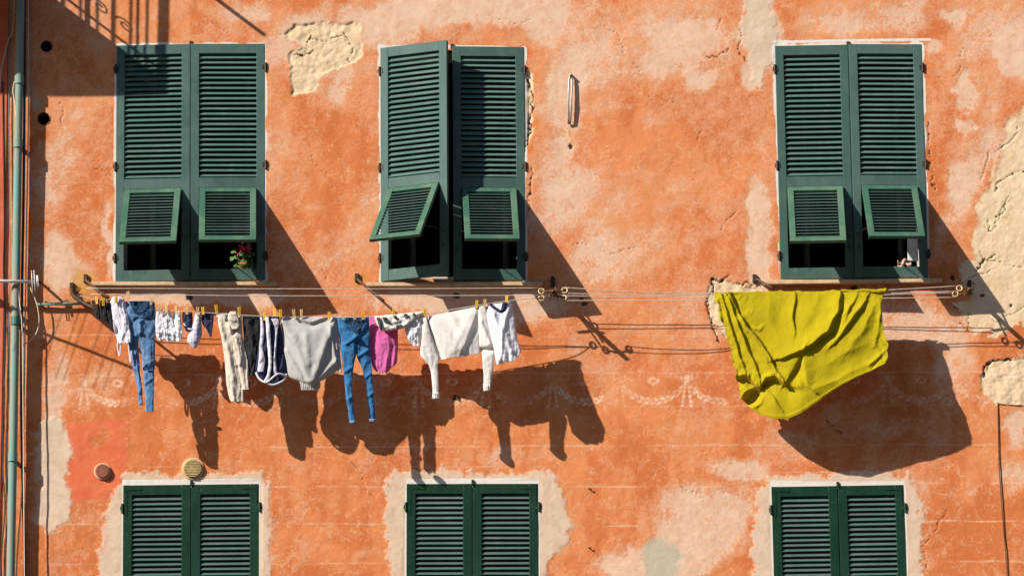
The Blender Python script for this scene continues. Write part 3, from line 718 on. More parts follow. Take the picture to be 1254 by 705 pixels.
# iron pull handle, and small hooks
hd = MB(); hd.tube([P(696, 152, 2), P(696, 146, 5), P(696.2, 112, 6), P(697, 98, 5), P(698.3, 92.5, 4), P(700, 93, 3), P(700.4, 100, 4), P(699.6, 125, 5), P(698.6, 148, 4), P(698, 152, 1)], .0075, 8)
hd.tube([P(699, 91.5, -2), P(699, 92, 6)], .009, 8)
tag(hd.build('iron_pull', M['steel'], None, True, loc=P(698, 125, 3)), 'long iron loop handle hanging on the wall right of the middle window', 'handle')
for x, y, lb in [(722.5, 598, 'tiny rusty hook on the wall in a white joint line'), (722, 670, 'tiny rusty hook lower down right of the lower middle window')]:
    tag(MB().tube([P(x - 2, y, -1), P(x - 1.5, y - .6, 2.5), P(x + .6, y + .6, 3), P(x + 1.8, y, 2.5), P(x + 1.2, y + 2, 2)], .004, 6).build('wall_hook', M['rust'], None, True, loc=P(x, y)), lb, 'hook', 'rusty wall hooks')

# ------------------------------------------------------------------ clothes line brackets
def ring(c, r, tr): return MB().tube([c + Vector((r * math.cos(a), .004 * math.sin(a), r * math.sin(a))) for a in [2 * math.pi * k / 20 for k in range(20)]], tr, 8, True)
def bracket(label, base, arms, rings, mat='rust'):
    c = P(*base); root = empty('line_bracket', c); tag(root, label, 'bracket', 'iron clothes line brackets')
    w = MB(); w.box((c.x - .016, -.02, c.z - .035), (c.x + .016, .02, c.z + .03)); rel(root, w).build('wall_plate', M['iron'], root, bevel=.004)
    for pts, r in arms:
        rel(root, MB().tube([P(*p) for p in pts], r, 8)).build('arm', M[mat], root, True)
    for x, y, h, r, mt in rings:
        rel(root, ring(P(x, y, h), r, .006)).build('pulley', M[mt], root, True)
    return root
bracket('rusty iron line bracket at upper left, beside the left sill end', (105, 341), [([(105, 341, 0), (106, 344, 6), (112, 349, 18), (120, 356, 34), (133, 364, 52)], .010)], [])
bracket('dark iron line bracket left of the hanging socks', (88, 351), [([(88, 350, 0), (88.5, 360, 8), (92, 364, 14), (101, 370, 28), (118, 379, 50)], .016)], [(96, 354, 12, .012, 'rust'), (98, 362, 14, .012, 'rust')], 'iron')
bracket('slim iron bracket at the left end of the middle sill', (437, 340), [([(437, 340, 0), (440, 344, 5), (450, 352, 16), (461, 361, 24), (470, 368, 30)], .009)], [])
b3 = bracket('iron pulley bracket at the right end of the middle sill', (677, 346), [([(678, 358, 0), (677, 356.5, 58)], .017), ([(661, 356, 50), (677, 357, 52), (692, 356, 50)], .007), ([(661, 364, 30), (677, 362, 30), (692, 364, 30)], .007), ([(674, 352, 20), (673, 366, 40)], .006), ([(680, 350, 24), (682, 368, 36)], .006)],
             [(663, 356.5, 50, .021, 'ring'), (663, 365, 40, .021, 'ring'), (691.5, 355.5, 50, .021, 'ring'), (690.5, 364.5, 24, .020, 'ring')])
bracket('small rusty bracket above the left corner of the yellow sheet', (924, 341), [([(924, 341, 0), (930, 343, 8), (937, 347, 18), (946, 353, 30)], .008)], [])
bracket('iron pulley bracket right of the yellow sheet', (1187, 348), [([(1188, 358, 0), (1187, 354, 60)], .017), ([(1172, 353, 46), (1187, 353, 48)], .007), ([(1170, 361, 30), (1187, 359, 30)], .007), ([(1184, 348, 20), (1181, 364, 34)], .006), ([(1192, 346, 20), (1188, 360, 34)], .006)],
        [(1175, 353, 48, .021, 'ring'), (1170, 360, 40, .021, 'ring')])

# ------------------------------------------------------------------ clothes lines
MAIN = [(98, 362, 46), (118, 367, 47), (140, 367, 47.5), (165, 373, 47), (192, 379, 48), (225, 381, 48), (262, 383.5, 47), (300, 386, 47), (345, 388, 50), (385, 388, 50), (413, 388.5, 50), (452, 387.5, 50), (480, 386, 50), (519, 384.5, 50), (553, 379, 50), (587, 373.5, 50), (628, 367.5, 48), (663, 364, 40)]
LINES = [(MAIN, 'sagging white clothes line carrying all the small laundry'),
         ([(106, 353, 40), (300, 353.5, 46), (480, 353.5, 48), (663, 352.5, 50)], 'tight white line just below the left sills, upper of two'),
         ([(112, 360, 40), (300, 362, 44), (480, 362, 46), (663, 361.5, 44)], 'tight white line just below the left sills, lower of two'),
         ([(691, 352, 50), (780, 357, 50), (875, 359, 44), (1000, 359, 44), (1175, 350, 48)], 'upper white line from the middle pulley to the yellow sheet'),
         ([(691, 359, 50), (780, 361, 50), (875, 361, 44), (1000, 361, 44), (1172, 356.5, 47)], 'second white line from the middle pulley to the yellow sheet'),
         ([(690, 362, 24), (780, 363, 24), (880, 364, 24), (1000, 363, 25), (1170, 358, 30)], 'third white line strung close to the wall behind the yellow sheet'),
         ([(690, 368, 24), (780, 367.5, 24), (880, 367, 24), (1000, 366, 24), (1170, 364, 30)], 'lowest white line strung close to the wall behind the yellow sheet')]
for pts, lb in LINES:
    tag(MB().tube(path(pts, None, 8), .0028, 6).build('clothes_line', M['rope'], None, True, loc=P(*pts[0])), lb, 'clothes line', 'white clothes lines')

# ------------------------------------------------------------------ laundry
def crom(arr, v):
    arr = np.asarray(arr, float); n = len(arr) - 1; t = np.clip(v, 0, 1) * n; i = np.clip(np.floor(t).astype(int), 0, n - 1); f = (t - i)[..., None]
    g = lambda k: arr[np.clip(k, 0, n)]
    a, b, c, d = g(i - 1), g(i), g(i + 1), g(i + 2)
    return .5 * (2 * b + (c - a) * f + (2 * a - 5 * b + 4 * c - d) * f ** 2 + (3 * b - a - 3 * c + d) * f ** 3)
def rowfix(rows):
    """rows (y, xl, xr) or (xl, yl, xr, yr)"""
    return [(r[1], r[0], r[2], r[0]) if len(r) == 3 else r for r in rows]

def shell(mb, rows, h=50., thick=5., folds=(), vert=(0, 0, 0), noise=(2.2, 9), sag=None, nu=60, nv=90, lean=0., seed=0, hem=.0, vtop=.25, billow=0., crease=(0, 10), seam=None):
    rows = rowfix(rows)
    u = np.linspace(0, 1, nu)[None, :]; v = np.linspace(0, 1, nv)[:, None]
    # rows spaced by length
    cy = np.array([(r[1] + r[3]) / 2 for r in rows]); k = (cy - cy[0]) / (cy[-1] - cy[0])
    vv = np.interp(v[:, 0], k, np.linspace(0, 1, len(rows)))
    rr = crom(rows, vv)
    xl, yl, xr, yr = [rr[:, i][:, None] for i in range(4)]
    px = xl + (xr - xl) * u; py = yl + (yr - yl) * u
    if sag is not None:
        py = py + np.interp(u, sag[0], sag[1]) * v ** 1.6
    if hem: py = py + hem * (v ** 4) * np.sin(u * 19 + seed) * (.4 + fbm(px, py, 12, 2, 7 + seed))
    px = px + (fbm(px * 0 + 50 * (u > .5), py, 9, 3, 30 + seed) - .5) * 2.0 * v * (np.abs(u - .5) * 2) ** 3
    dep = lean * v + billow * np.sin(np.pi * np.clip(v, 0, 1)) * np.sin(np.pi * u)
    nf, am, ph = vert
    grow = vtop + (1 - vtop) * np.clip(v * 1.6, 0, 1)
    if nf:
        uu = u + .16 * (fbm(px, py, 40, 3, 3 + seed) - .5)
        s = np.sin(2 * np.pi * (nf * uu + ph)); s = np.sign(s) * np.abs(s) ** .75
        dep = dep + am * grow * s * (.55 + .9 * fbm(px, py, 28, 3, 4 + seed))
    dep = dep + noise[0] * 2 * (fbm(px, py, noise[1], 4, 5 + seed) - .5) + noise[0] * 1.6 * (np.abs(fbm(px + py * .5, py - px * .3, noise[1] * 1.7, 3, 9 + seed) - .5) * 2 - .3)
    if crease[0]:
        cl = crease[1]; wob = (fbm(px, py, 40, 3, 11 + seed) - .5) * 14
        c1 = np.abs(fbm((px + wob), py * .16, cl, 3, 13 + seed) - .5) * 2; c2 = fbm((px + wob) * 1., py * .22, cl * .55, 3, 14 + seed) - .5
        dep = dep + crease[0] * grow * ((.5 - c1) * 2.2 + c2 * 1.1)
    for pts, w1, w2, a in folds:
        d = np.full(px.shape, 1e9); sg = np.ones(px.shape)
        for i, (p, q) in enumerate(zip(pts, pts[1:])):
            dd, t = seg_d(px, py, p, q)
            cr = (q[0] - p[0]) * (py - p[1]) - (q[1] - p[1]) * (px - p[0])
            m = dd < d; d = np.where(m, dd, d); sg = np.where(m, np.sign(cr), sg)
        dep = dep + a * np.where(sg < 0, np.exp(-(d / w1) ** 2), np.exp(-(d / w2) ** 2))
    lens = np.sqrt(np.clip(1 - (2 * u - 1) ** 2, 0, 1)) ** .7 * np.ones_like(v)
    if seam:
        uo = u if seam[0] == 'r' else 1 - u
        lo = np.clip(1 - (1 - np.clip(uo * 2, 0, 1)) ** 2, 0, 1) ** .35 * np.ones_like(v)
        lens = lo + (lens - lo) * sstep(seam[1] - .04, seam[1] + .05, v)
    tk = thick * lens * (.35 + .65 * np.clip(v * 6, 0, 1))
    edge = np.clip(lens * 2.2, 0, 1)
    F = Pn(px, py, h + dep * (.55 + .45 * edge) + tk * .5)
    Bk = Pn(px, py, h + dep * (.55 + .45 * edge) - tk * .5 - .3)
    vs = np.concatenate([F.reshape(-1, 3), Bk.reshape(-1, 3)]); N = nu * nv
    fs = []
    for i in range(nv - 1):
        for j in range(nu - 1):
            a = i * nu + j; fs.append((a, a + nu, a + nu + 1, a + 1)); fs.append((N + a, N + a + 1, N + a + nu + 1, N + a + nu))
    for i in range(nv - 1):
        a = i * nu; fs.append((a, N + a, N + a + nu, a + nu)); a = i * nu + nu - 1; fs.append((a, a + nu, N + a + nu, N + a))
    for j in range(nu - 1):
        a = (nv - 1) * nu + j; fs.append((a, N + a, N + a + 1, a + 1)); a = j; fs.append((a, a + 1, N + a + 1, N + a))
    mb.add(vs.tolist(), fs)
    return mb

def garment(name, mat, label, cat, parts, group='laundry on the sagging clothes line'):
    mb = MB()
    for k, p in enumerate(parts): shell(mb, seed=len(label) % 13, **p)
    r0 = rowfix(parts[0]['rows'])[0]
    loc = P((r0[0] + r0[2]) / 2, (r0[1] + r0[3]) / 2, 50)
    o = mb.build(name, mat, None, True, loc=loc); tag(o, label, cat, group); return o
def sub(o, name, mat, parts):
    mb = MB()
    for k, p in enumerate(parts): shell(mb, seed=k, **p)
    mb.v = [tuple(Vector(v) - Vector(o.location)) for v in mb.v]
    return mb.build(name, mat, o, True)
def subtube(o, name, mat, pts, r):
    mb = MB().tube(path(pts, None, 8), r, 6); mb.v = [tuple(Vector(v) - Vector(o.location)) for v in mb.v]
    return mb.build(name, mat, o, True)

F_ = {}
F_['black'] = fabric('black_cotton', (.014, .013, .015), (.022, .02, .022))
F_['white'] = fabric('white_cotton', (.76, .74, .78), (.70, .68, .73))
F_['lilac'] = fabric('lilac_white_cotton', (.72, .68, .76), (.66, .62, .72))
F_['denim'] = fabric('washed_denim', (.060, .135, .27), (.085, .18, .33), 700, fade=(.24, .36, .50))
F_['denim2'] = fabric('bright_blue_denim', (.022, .115, .265), (.035, .15, .32), 700, fade=(.075, .23, .42))
F_['denim_dark'] = fabric('dark_denim_inside', (.012, .03, .075), (.02, .05, .11), 700)
F_['navy'] = fabric('navy_jersey', (.018, .020, .050), (.028, .032, .075))
F_['bra'] = fabric('grey_blue_satin', (.36, .35, .43), (.50, .48, .55), rough=.6)
F_['beige'] = fabric('beige_chino', (.52, .44, .365), (.57, .49, .41))
F_['grey'] = fabric('grey_jersey', (.40, .385, .37), (.365, .35, .335))
F_['pink'] = fabric('magenta_cotton', (.68, .16, .40), (.62, .13, .36))
F_['cream'] = fabric('off_white_knit', (.68, .64, .60), (.63, .585, .55))
F_['sheet'] = fabric('yellow_green_sheet', (.44, .345, .003), (.405, .312, .003), 900)
def crinkle(mat):
    nt_ = mat.node_tree; b_ = nt_.nodes['Principled BSDF']; old = b_.inputs['Normal'].links[0].from_node
    t = NT.__new__(NT); t.m = mat; t.t = nt_; t.n = nt_.nodes; t.b = b_
    a = t.math('ABSOLUTE', t.math('SUBTRACT', t.noise(13, 4, .55, dist=.9), .5)); b = t.math('ABSOLUTE', t.math('SUBTRACT', t.noise(30, 3, .5, (1, 1, .6), .5), .5))
    bn = t.node('ShaderNodeBump'); bn.inputs['Strength'].default_value = .26; bn.inputs['Distance'].default_value = .02
    t.link(t.math('ADD', a, t.math('MULTIPLY', b, .4)), bn.inputs['Height']); t.link(old.outputs[0], bn.inputs['Normal']); t.link(bn.outputs[0], b_.inputs['Normal'])
crinkle(F_['sheet'])
def thin(mat, f, c):
    nt_ = mat.node_tree; b_ = nt_.nodes['Principled BSDF']; o_ = nt_.nodes['Material Output']
    tr = nt_.nodes.new('ShaderNodeBsdfTranslucent'); tr.inputs[0].default_value = (*c, 1); mx = nt_.nodes.new('ShaderNodeMixShader'); mx.inputs[0].default_value = f
    nt_.links.new(b_.outputs[0], mx.inputs[1]); nt_.links.new(tr.outputs[0], mx.inputs[2]); nt_.links.new(mx.outputs[0], o_.inputs[0])
thin(F_['sheet'], .16, (.66, .52, .01)); thin(F_['white'], .18, (.85, .82, .84)); thin(F_['lilac'], .18, (.82, .78, .84)); thin(F_['cream'], .12, (.8, .74, .68)); thin(F_['pink'], .22, (.8, .14, .42))
F_['charcoal'] = fabric('charcoal_print', (.06, .06, .065))

# socks
for rows, lb in [([(366, 116, 122), (376, 114.5, 122), (384, 115, 122.5), (390, 117, 123)], 'black sock hanging at the far left end of the line'),
                    ([(367, 123, 130), (378, 122, 130), (388, 123, 131), (394, 126, 131)], 'black sock, second from the left end of the line'),
                    ([(370, 130, 136), (382, 130, 137), (394, 131, 138), (404, 134, 138.5)], 'black sock touching the white camisole')]:
    garment('sock', F_['black'], lb, 'sock', [dict(rows=rows, thick=4, nu=20, nv=40, crease=(1.2, 6), noise=(.8, 6))])
o = garment('camisole', F_['lilac'], 'white camisole with dangling straps, left of the pale jeans', 'camisole',
        [dict(rows=[(363, 139, 149), (369, 135, 153), (380, 136.5, 156), (395, 138, 158), (408, 140.5, 160), (416, 144, 161), (420, 146, 161)], thick=6, nu=40, nv=70, crease=(2.0, 9), noise=(1.0, 8), hem=1.2, vtop=.6)])
for pts in ([(144.5, 416, 51), (144, 426, 51), (146.5, 436, 51), (147.5, 428, 51), (148, 417, 51)], [(157, 416, 52), (158, 430, 52), (160, 444, 52), (161, 430, 52)]):
    subtube(o, 'strap', F_['white'], pts, .005)
JF = [([(156, 378), (170, 392), (172, 406)], 3, 5, 3), ([(189, 374), (174, 392)], 3, 4, 2.5), ([(166, 391), (190, 388)], 2.0, 2.4, -2.5), ([(172, 402), (186, 414)], 2, 3, 1.6), ([(171, 408), (160, 414)], 2, 3, 1.6), ([(177, 452), (189, 450)], 2, 3, -3), ([(178, 446), (188, 442)], 2, 2, 1.4), ([(178, 470), (187, 462)], 2, 2, 1.2), ([(163, 452), (171, 446)], 2, 2, 1.2)]
o = garment('jeans', F_['denim'], 'pale washed ripped jeans hanging at the left of the line', 'jeans',
        [dict(rows=[(369, 150, 170.5), (378, 151, 171), (390, 152.5, 171.5), (402, 154.5, 171), (410, 156, 170), (420, 157.5, 169), (435, 160, 170), (455, 164, 171.5), (475, 168, 174.5), (490, 169.5, 175), (496, 170, 176)], thick=5.5, h=46, nu=34, nv=120, noise=(1.1, 9), crease=(1.0, 8), seam=('r', .28), folds=JF),
         dict(rows=[(369, 169.5, 189), (378, 170, 190), (390, 170.5, 190.5), (402, 168, 190.5), (412, 168.5, 190), (430, 172.5, 189.8), (450, 174.5, 189.5), (455, 176, 189), (475, 177, 189), (495, 178.5, 188.5), (504, 179, 188.5)], thick=5.5, h=46.5, nu=40, nv=130, noise=(1.1, 9), crease=(1.0, 8), seam=('l', .26), folds=JF)])
sub(o, 'waist_lining', F_['denim_dark'], [dict(rows=[(368.5, 158, 187), (376, 161, 188), (384, 166, 188), (389, 172, 187)], h=50.5, thick=2, nu=34, nv=30, noise=(1.6, 5))])
sub(o, 'knee_rip', F_['denim_dark'], [dict(rows=[(449.5, 178, 187), (451, 176.5, 188), (452.5, 178, 187.5)], h=51.3, thick=2, nu=24, nv=12, noise=(.8, 3))])
for rows, mt, lb, nm in [([(380, 192, 198), (392, 190.5, 201), (406, 190.5, 204), (413, 192, 203), (417, 195, 200)], 'lilac', 'small white underwear next to the pale jeans', 'underwear'),
                         ([(379.5, 200.5, 208), (392, 198, 212), (406, 197, 215), (414, 200, 214), (418.5, 206, 212)], 'white', 'small white underwear in the middle of the white trio', 'underwear'),
                         ([(380.5, 212.5, 220), (392, 211, 222), (404, 209, 223), (413, 210, 223), (417.5, 214, 221.5)], 'white', 'small white underwear nearest the navy briefs', 'underwear'),
                         ([(382, 223.5, 235), (390, 223, 236), (399, 224.5, 236), (406, 228, 234)], 'navy', 'navy briefs hanging left of the grey bra', 'underwear')]:
    garment(nm, F_[mt], lb, nm, [dict(rows=rows, thick=5, nu=30, nv=50, crease=(1.8, 6), noise=(1.2, 6), folds=[([(rows[1][1], rows[2][0]), (rows[3][2], rows[3][0] - 4)], 3, 1.5, 2)])])
o = garment('bra', F_['bra'], 'grey satin bra with one cup hanging down', 'bra',
        [dict(rows=[(383, 238.5, 245), (391, 237.5, 246.5), (400, 235, 247), (409, 231, 247.2), (417, 229, 245.5), (422, 232, 243), (426, 235.5, 240.5)], thick=9, nu=34, nv=50, billow=4, noise=(1.2, 7), crease=(1., 7))])
subtube(o, 'strap', F_['white'], [(225, 396, 54), (229, 401, 55), (234, 403, 56), (240, 399, 56), (243, 388, 55)], .006)
garment('underwear', F_['navy'], 'navy briefs hanging right of the grey bra', 'underwear',
        [dict(rows=[(383.5, 247, 262), (390, 246.5, 261.5), (398, 248.5, 261), (404, 253, 260), (412, 256, 259.5)], thick=5, nu=30, nv=50, crease=(1.6, 6), noise=(1., 5))])
BF = [([(281, 400), (291, 420), (293, 445)], 4, 3, 3.0), ([(292, 386), (287, 408)], 2, 3, -3), ([(268, 392), (280, 440), (286, 488)], 4, 3, 2.4), ([(276, 430), (284, 470)], 2.5, 2.5, -1.8)]
o = garment('trousers', F_['beige'], 'beige cotton trousers hanging by the waist, pocket inside out', 'trousers',
        [dict(rows=[(383.5, 264.5, 283), (395, 266, 284), (410, 270, 285), (425, 273, 288), (445, 275.5, 292), (465, 276.5, 296), (478, 278.5, 298), (486, 281, 299), (491.5, 282.5, 298.5)], thick=8, h=45, nu=44, nv=110, crease=(1.6, 10), vtop=.6, noise=(.8, 9), seam=('r', .52), folds=BF),
         dict(rows=[(383.5, 282, 295), (395, 283, 296.5), (410, 284, 297), (425, 287, 300), (440, 289, 303.5), (447, 290, 305), (462, 292, 305), (471, 294, 306), (477, 296, 306)], thick=8, h=44.5, nu=36, nv=100, crease=(1.6, 10), vtop=.6, noise=(.8, 9), seam=('l', .55), folds=BF)])
sub(o, 'pocket', F_['beige'], [dict(rows=[(381, 282, 289), (388, 279, 291), (396, 281, 293), (403, 284, 291)], h=51, thick=3, nu=24, nv=30, noise=(1.0, 6))])
sub(o, 'turned_hem', F_['charcoal'], [dict(rows=[(467, 298, 305.5), (472, 298, 306), (477.2, 298, 306)], h=47.5, thick=2, nu=20, nv=14, noise=(.8, 4))])
garment('shorts', F_['black'], 'black shorts between the beige trousers and the striped shorts', 'shorts',
        [dict(rows=[(387, 297, 320), (400, 297.5, 319.5), (420, 299, 318), (440, 301.5, 316), (452, 303, 314), (460, 304, 312)], thick=7, h=43, nu=44, nv=80, crease=(2.2, 9), noise=(1.0, 8))])
o = garment('sports_shorts', F_['navy'], 'navy sports shorts with white stripes and piping', 'shorts',
        [dict(rows=[(387.5, 319, 342), (400, 318.5, 344), (420, 317, 347), (440, 314.5, 350), (455, 313, 351.5), (463, 318, 350), (470, 327, 344)], thick=9, nu=54, nv=80, crease=(2.2, 10), vtop=.5, noise=(1.0, 8))])
sub(o, 'white_stripe', F_['lilac'], [dict(rows=[(388, 318.5, 321), (405, 319, 323.5), (425, 317.5, 322), (440, 317, 324), (455, 315, 323)], h=56, thick=3, nu=14, nv=50, noise=(1.2, 8))])
sub(o, 'white_stripe', F_['white'], [dict(rows=[(388, 325, 329), (405, 326, 331), (425, 327.5, 332), (445, 329, 332.5), (460, 326, 331), (467, 322, 327)], h=58.5, thick=3, nu=14, nv=50, noise=(1.2, 8))])
sub(o, 'white_stripe', F_['bra'], [dict(rows=[(390, 332, 341), (397, 335, 342), (405, 337, 340), (425, 336, 338.5), (440, 335, 337.5), (458, 335, 340)], h=57.5, thick=3, nu=16, nv=50, noise=(1.4, 6))])
for pts in ([(313.5, 456, 55), (318, 464, 57), (326, 468, 59), (334, 462, 60), (341, 457.5, 59), (348, 459, 56), (351, 461, 54)], [(326, 468, 58), (333, 471, 58), (341, 469, 57), (348, 464.5, 55), (351, 458, 54)]):
    subtube(o, 'piping', F_['white'], pts, .008)
SF2 = [([(356, 390), (380, 399), (402, 390)], 3, 4, -3.0), ([(362, 389), (382, 394), (397, 389)], 2, 3, 2.2), ([(346, 396), (366, 432), (378, 466)], 6, 3, 3.5), ([(409, 396), (396, 430), (384, 466)], 3, 6, 3.2), ([(374, 410), (378, 445)], 4, 4, 1.5), ([(350, 430), (372, 466)], 3, 3, 2.2), ([(413, 440), (390, 464)], 3, 3, 2.4), ([(360, 412), (384, 440)], 4, 4, 1.3), ([(404, 400), (412, 444)], 2.5, 2.5, 2.0)]
o = garment('sweatshirt', F_['grey'], 'grey sweatshirt pegged by its hem, gathered at the bottom', 'sweatshirt',
        [dict(rows=[(388, 343, 411), (398, 344, 411.5), (415, 346, 412.5), (432, 348, 413.5), (446, 350, 414), (454, 351.5, 412), (462, 355, 402), (467.5, 366, 391), (472, 368.5, 389.5), (477, 369, 389)], thick=9, nu=110, nv=110, noise=(.5, 16), crease=(.55, 14), folds=SF2, billow=6),
         dict(rows=[(388.5, 404, 412.5), (400, 406, 414.5), (418, 406, 415.5), (435, 407, 416.5), (447, 411, 418), (456, 414, 418)], thick=6, h=49, nu=26, nv=60, crease=(1.8, 7), noise=(1.0, 8))])
sub(o, 'cuff', F_['grey'], [dict(rows=[(467.5, 367, 390.5), (472, 368, 390), (477.5, 368.7, 389.6)], h=53, thick=5, nu=50, nv=12, vert=(9, .5, 0), vtop=1, noise=(.6, 4))])
J2 = [([(416, 392), (428, 407), (436, 412)], 3, 3.5, 3.0), ([(451, 391), (441, 407), (436, 412)], 3, 3, 2.8), ([(436, 413), (424, 421)], 1.6, 2.5, 2.2), ([(438, 413), (450, 421)], 2, 2.5, 1.8), ([(434, 436), (422, 428)], 2, 2.5, 1.6), ([(438, 436), (450, 429)], 2, 2.5, 1.6), ([(422, 455), (431, 449)], 1.6, 2, 1.4), ([(447, 462), (455, 456)], 1.6, 2, 1.4), ([(424, 490), (432, 484)], 1.6, 2, 1.2), ([(450, 486), (457, 480)], 1.6, 2, 1.2), ([(436, 414), (436, 440)], 1.2, 1.2, -1.5)]
o = garment('jeans', F_['denim2'], 'bright blue skinny jeans hanging by the waist near the centre', 'jeans',
        [dict(rows=[(388.5, 413, 434), (396, 413.5, 435), (410, 415, 436.5), (425, 416.5, 436.6), (434, 418, 436.2), (440, 419, 435), (450, 420, 432.8), (465, 421.5, 431.5), (480, 423, 431.5), (500, 425.3, 433.5), (517, 428, 435.5)], thick=5.5, h=51, nu=36, nv=130, noise=(.9, 9), crease=(.9, 8), seam=('r', .36), folds=J2, lean=-2),
         dict(rows=[(388.5, 433.5, 452), (396, 434.5, 452.3), (410, 436, 453), (425, 436.2, 453.8), (434, 436.6, 454), (440, 438.5, 454.4), (450, 443, 455.2), (465, 446.6, 456.2), (480, 449, 457.2), (500, 451.2, 459), (515, 452.3, 460.3)], thick=5.5, h=51, nu=36, nv=130, noise=(.9, 9), crease=(.9, 8), seam=('l', .37), folds=J2, lean=-9)])
sub(o, 'fly_lining', F_['denim_dark'], [dict(rows=[(389, 424, 447), (396, 427, 446), (403, 431, 443), (409, 435, 439)], h=54.6, thick=2, nu=30, nv=26, noise=(1.8, 4))])
sub(o, 'hem', F_['denim'], [dict(rows=[(514.5, 427.6, 435.4), (517.5, 428, 435.6)], h=52, thick=8, nu=20, nv=6, noise=(.4, 4))])
sub(o, 'hem', F_['denim'], [dict(rows=[(512.5, 452.1, 460.2), (515.5, 452.3, 460.4)], h=52, thick=8, nu=20, nv=6, noise=(.4, 4))])
garment('top', F_['pink'], 'magenta pink top hanging behind the striped cloth', 'top',
        [dict(rows=[(388, 452, 485), (398, 452.5, 487), (415, 453, 487.5), (432, 453.5, 487), (444, 455, 485.5), (451, 457, 480), (456, 462, 474)], thick=7, h=41, nu=60, nv=80, crease=(1.4, 10), noise=(.9, 9), billow=4, hem=1.5)])
o = garment('striped_shirt', F_['cream'], 'rolled grey and white striped shirt slung over the line', 'shirt',
        [dict(rows=[(458.5, 387, 522, 380.5), (459, 391, 516, 386), (462, 398, 507, 392), (467, 403, 500, 398), (472, 405.5, 494, 402)], thick=13, h=53, nu=90, nv=34, noise=(1.8, 9), folds=[([(470, 400), (490, 402), (506, 392)], 3, 3, 3), ([(462, 388), (480, 394), (500, 390)], 2, 3, 2)])])
for rows, hh in [([(461, 389, 465, 388), (463, 396, 467, 396), (465.5, 404, 468.5, 405)], 61), ([(468, 388, 473, 388), (470, 394, 479, 396)], 61), ([(470, 397.5, 470, 404), (480, 398.5, 480, 404.5), (492, 397, 492, 402)], 61),
                 ([(494, 384.5, 498.5, 384), (497, 391, 502, 390), (499, 396, 503, 394)], 61), ([(505, 383, 508, 383), (506, 387, 509, 387)], 60), ([(481, 386, 485, 386), (484, 391, 488, 391)], 61.5)]:
    sub(o, 'dark_stripe', F_['charcoal'], [dict(rows=rows, h=hh, thick=2.5, nu=12, nv=24, noise=(1.2, 6))])
garment('towel', F_['white'], 'bunched white cloth between the striped shirt and the cream sweater', 'cloth',
        [dict(rows=[(385, 508, 520), (391, 499, 520), (400, 495.5, 519), (410, 497, 518.5), (418, 500.5, 517), (423.5, 506, 515)], thick=11, h=48, nu=44, nv=60, noise=(1.8, 8), crease=(1.6, 8), billow=4)])
o = garment('sweater', F_['cream'], 'off white long sleeved sweater with both sleeves hanging down', 'sweater',
        [dict(rows=[(519, 388.5, 588, 374.5), (520, 400, 588.5, 388), (524, 414, 588.5, 402), (530, 428, 588, 417), (537, 440.5, 588, 433)], thick=6, nu=110, nv=80, noise=(.5, 18), crease=(.6, 16), lean=5, sag=([0, .15, .35, .6, .8, 1], [0, 0, -1, 1, -1, 0]),
              folds=[([(521, 390), (530, 412), (541, 438)], 2.5, 5, -4.5), ([(584, 380), (566, 428)], 3, 6, 3.0), ([(530, 395), (562, 425)], 5, 4, 1.8), ([(575, 384), (555, 430)], 4, 5, 1.6), ([(550, 384), (566, 410)], 4, 5, 1.2)], billow=4),
         dict(rows=[(518.3, 389, 522.5, 388), (517, 402, 526, 402), (515.8, 420, 531, 420), (514.8, 434, 537, 436), (521, 442, 537, 443), (526, 449, 536.2, 449), (528, 462, 537, 462), (529.3, 475, 537.6, 475), (530, 487.5, 538, 487)], thick=6, h=54, nu=40, nv=110, noise=(.6, 12), crease=(.7, 10)),
         dict(rows=[(584.5, 375.5, 594.5, 373.5), (585.5, 392, 597, 390), (586, 410, 602, 408), (587, 424, 605.8, 421), (589.5, 431, 605.8, 430), (591.2, 445, 604.5, 445), (591.8, 462, 602.5, 462), (592, 478, 600.5, 477.5)], thick=8, h=54, nu=40, nv=110, noise=(.6, 12), crease=(.7, 10), folds=[([(590, 428), (605, 427)], 2.5, 3, -4), ([(589, 395), (600, 420)], 2.5, 3, 2.5)])])
sub(o, 'cuff', F_['cream'], [dict(rows=[(529.6, 480, 537.9, 480), (530, 487.8, 538.2, 487.5)], h=55, thick=9, nu=24, nv=10, noise=(.5, 4), vert=(4, .4, 0), vtop=1)])
sub(o, 'cuff', F_['cream'], [dict(rows=[(591.6, 470, 601.6, 470), (591.8, 478.5, 600.8, 478)], h=55, thick=10, nu=24, nv=10, noise=(.5, 4), vert=(4, .4, 0), vtop=1)])
o = garment('t_shirt', F_['white'], 'white t-shirt with navy collar at the right end of the line', 't-shirt',
        [dict(rows=[(592.5, 374, 627, 369), (595, 387, 628.5, 381), (598.5, 402, 631, 396), (602, 416, 633, 412), (605, 429, 636, 426), (606.5, 438, 637.5, 434), (608, 446, 634, 440)], thick=8, nu=80, nv=90, noise=(1.0, 10), crease=(1.2, 11), sag=([0, .3, .6, .85, 1], [0, 1, 0, 0, -3]),
              folds=[([(600, 376), (612, 410), (618, 440)], 4, 3, 3.2), ([(624, 374), (616, 400), (612, 440)], 3, 4, 2.6), ([(604, 384), (626, 430)], 4, 3, 2)], billow=5, lean=15)])
for pts, r in (([(600, 372, 57), (606, 377, 58.5), (612.5, 381, 59), (616.5, 378.5, 59), (619.5, 371, 57)], .012),):
    subtube(o, 'collar', F_['navy'], pts, r)
sub(o, 'sleeve_trim', F_['navy'], [dict(rows=[(615.5, 370, 620.5, 369.5), (614.5, 375, 620, 376), (614, 380, 618, 381)], h=58.5, thick=3, nu=14, nv=16, noise=(.8, 5))])

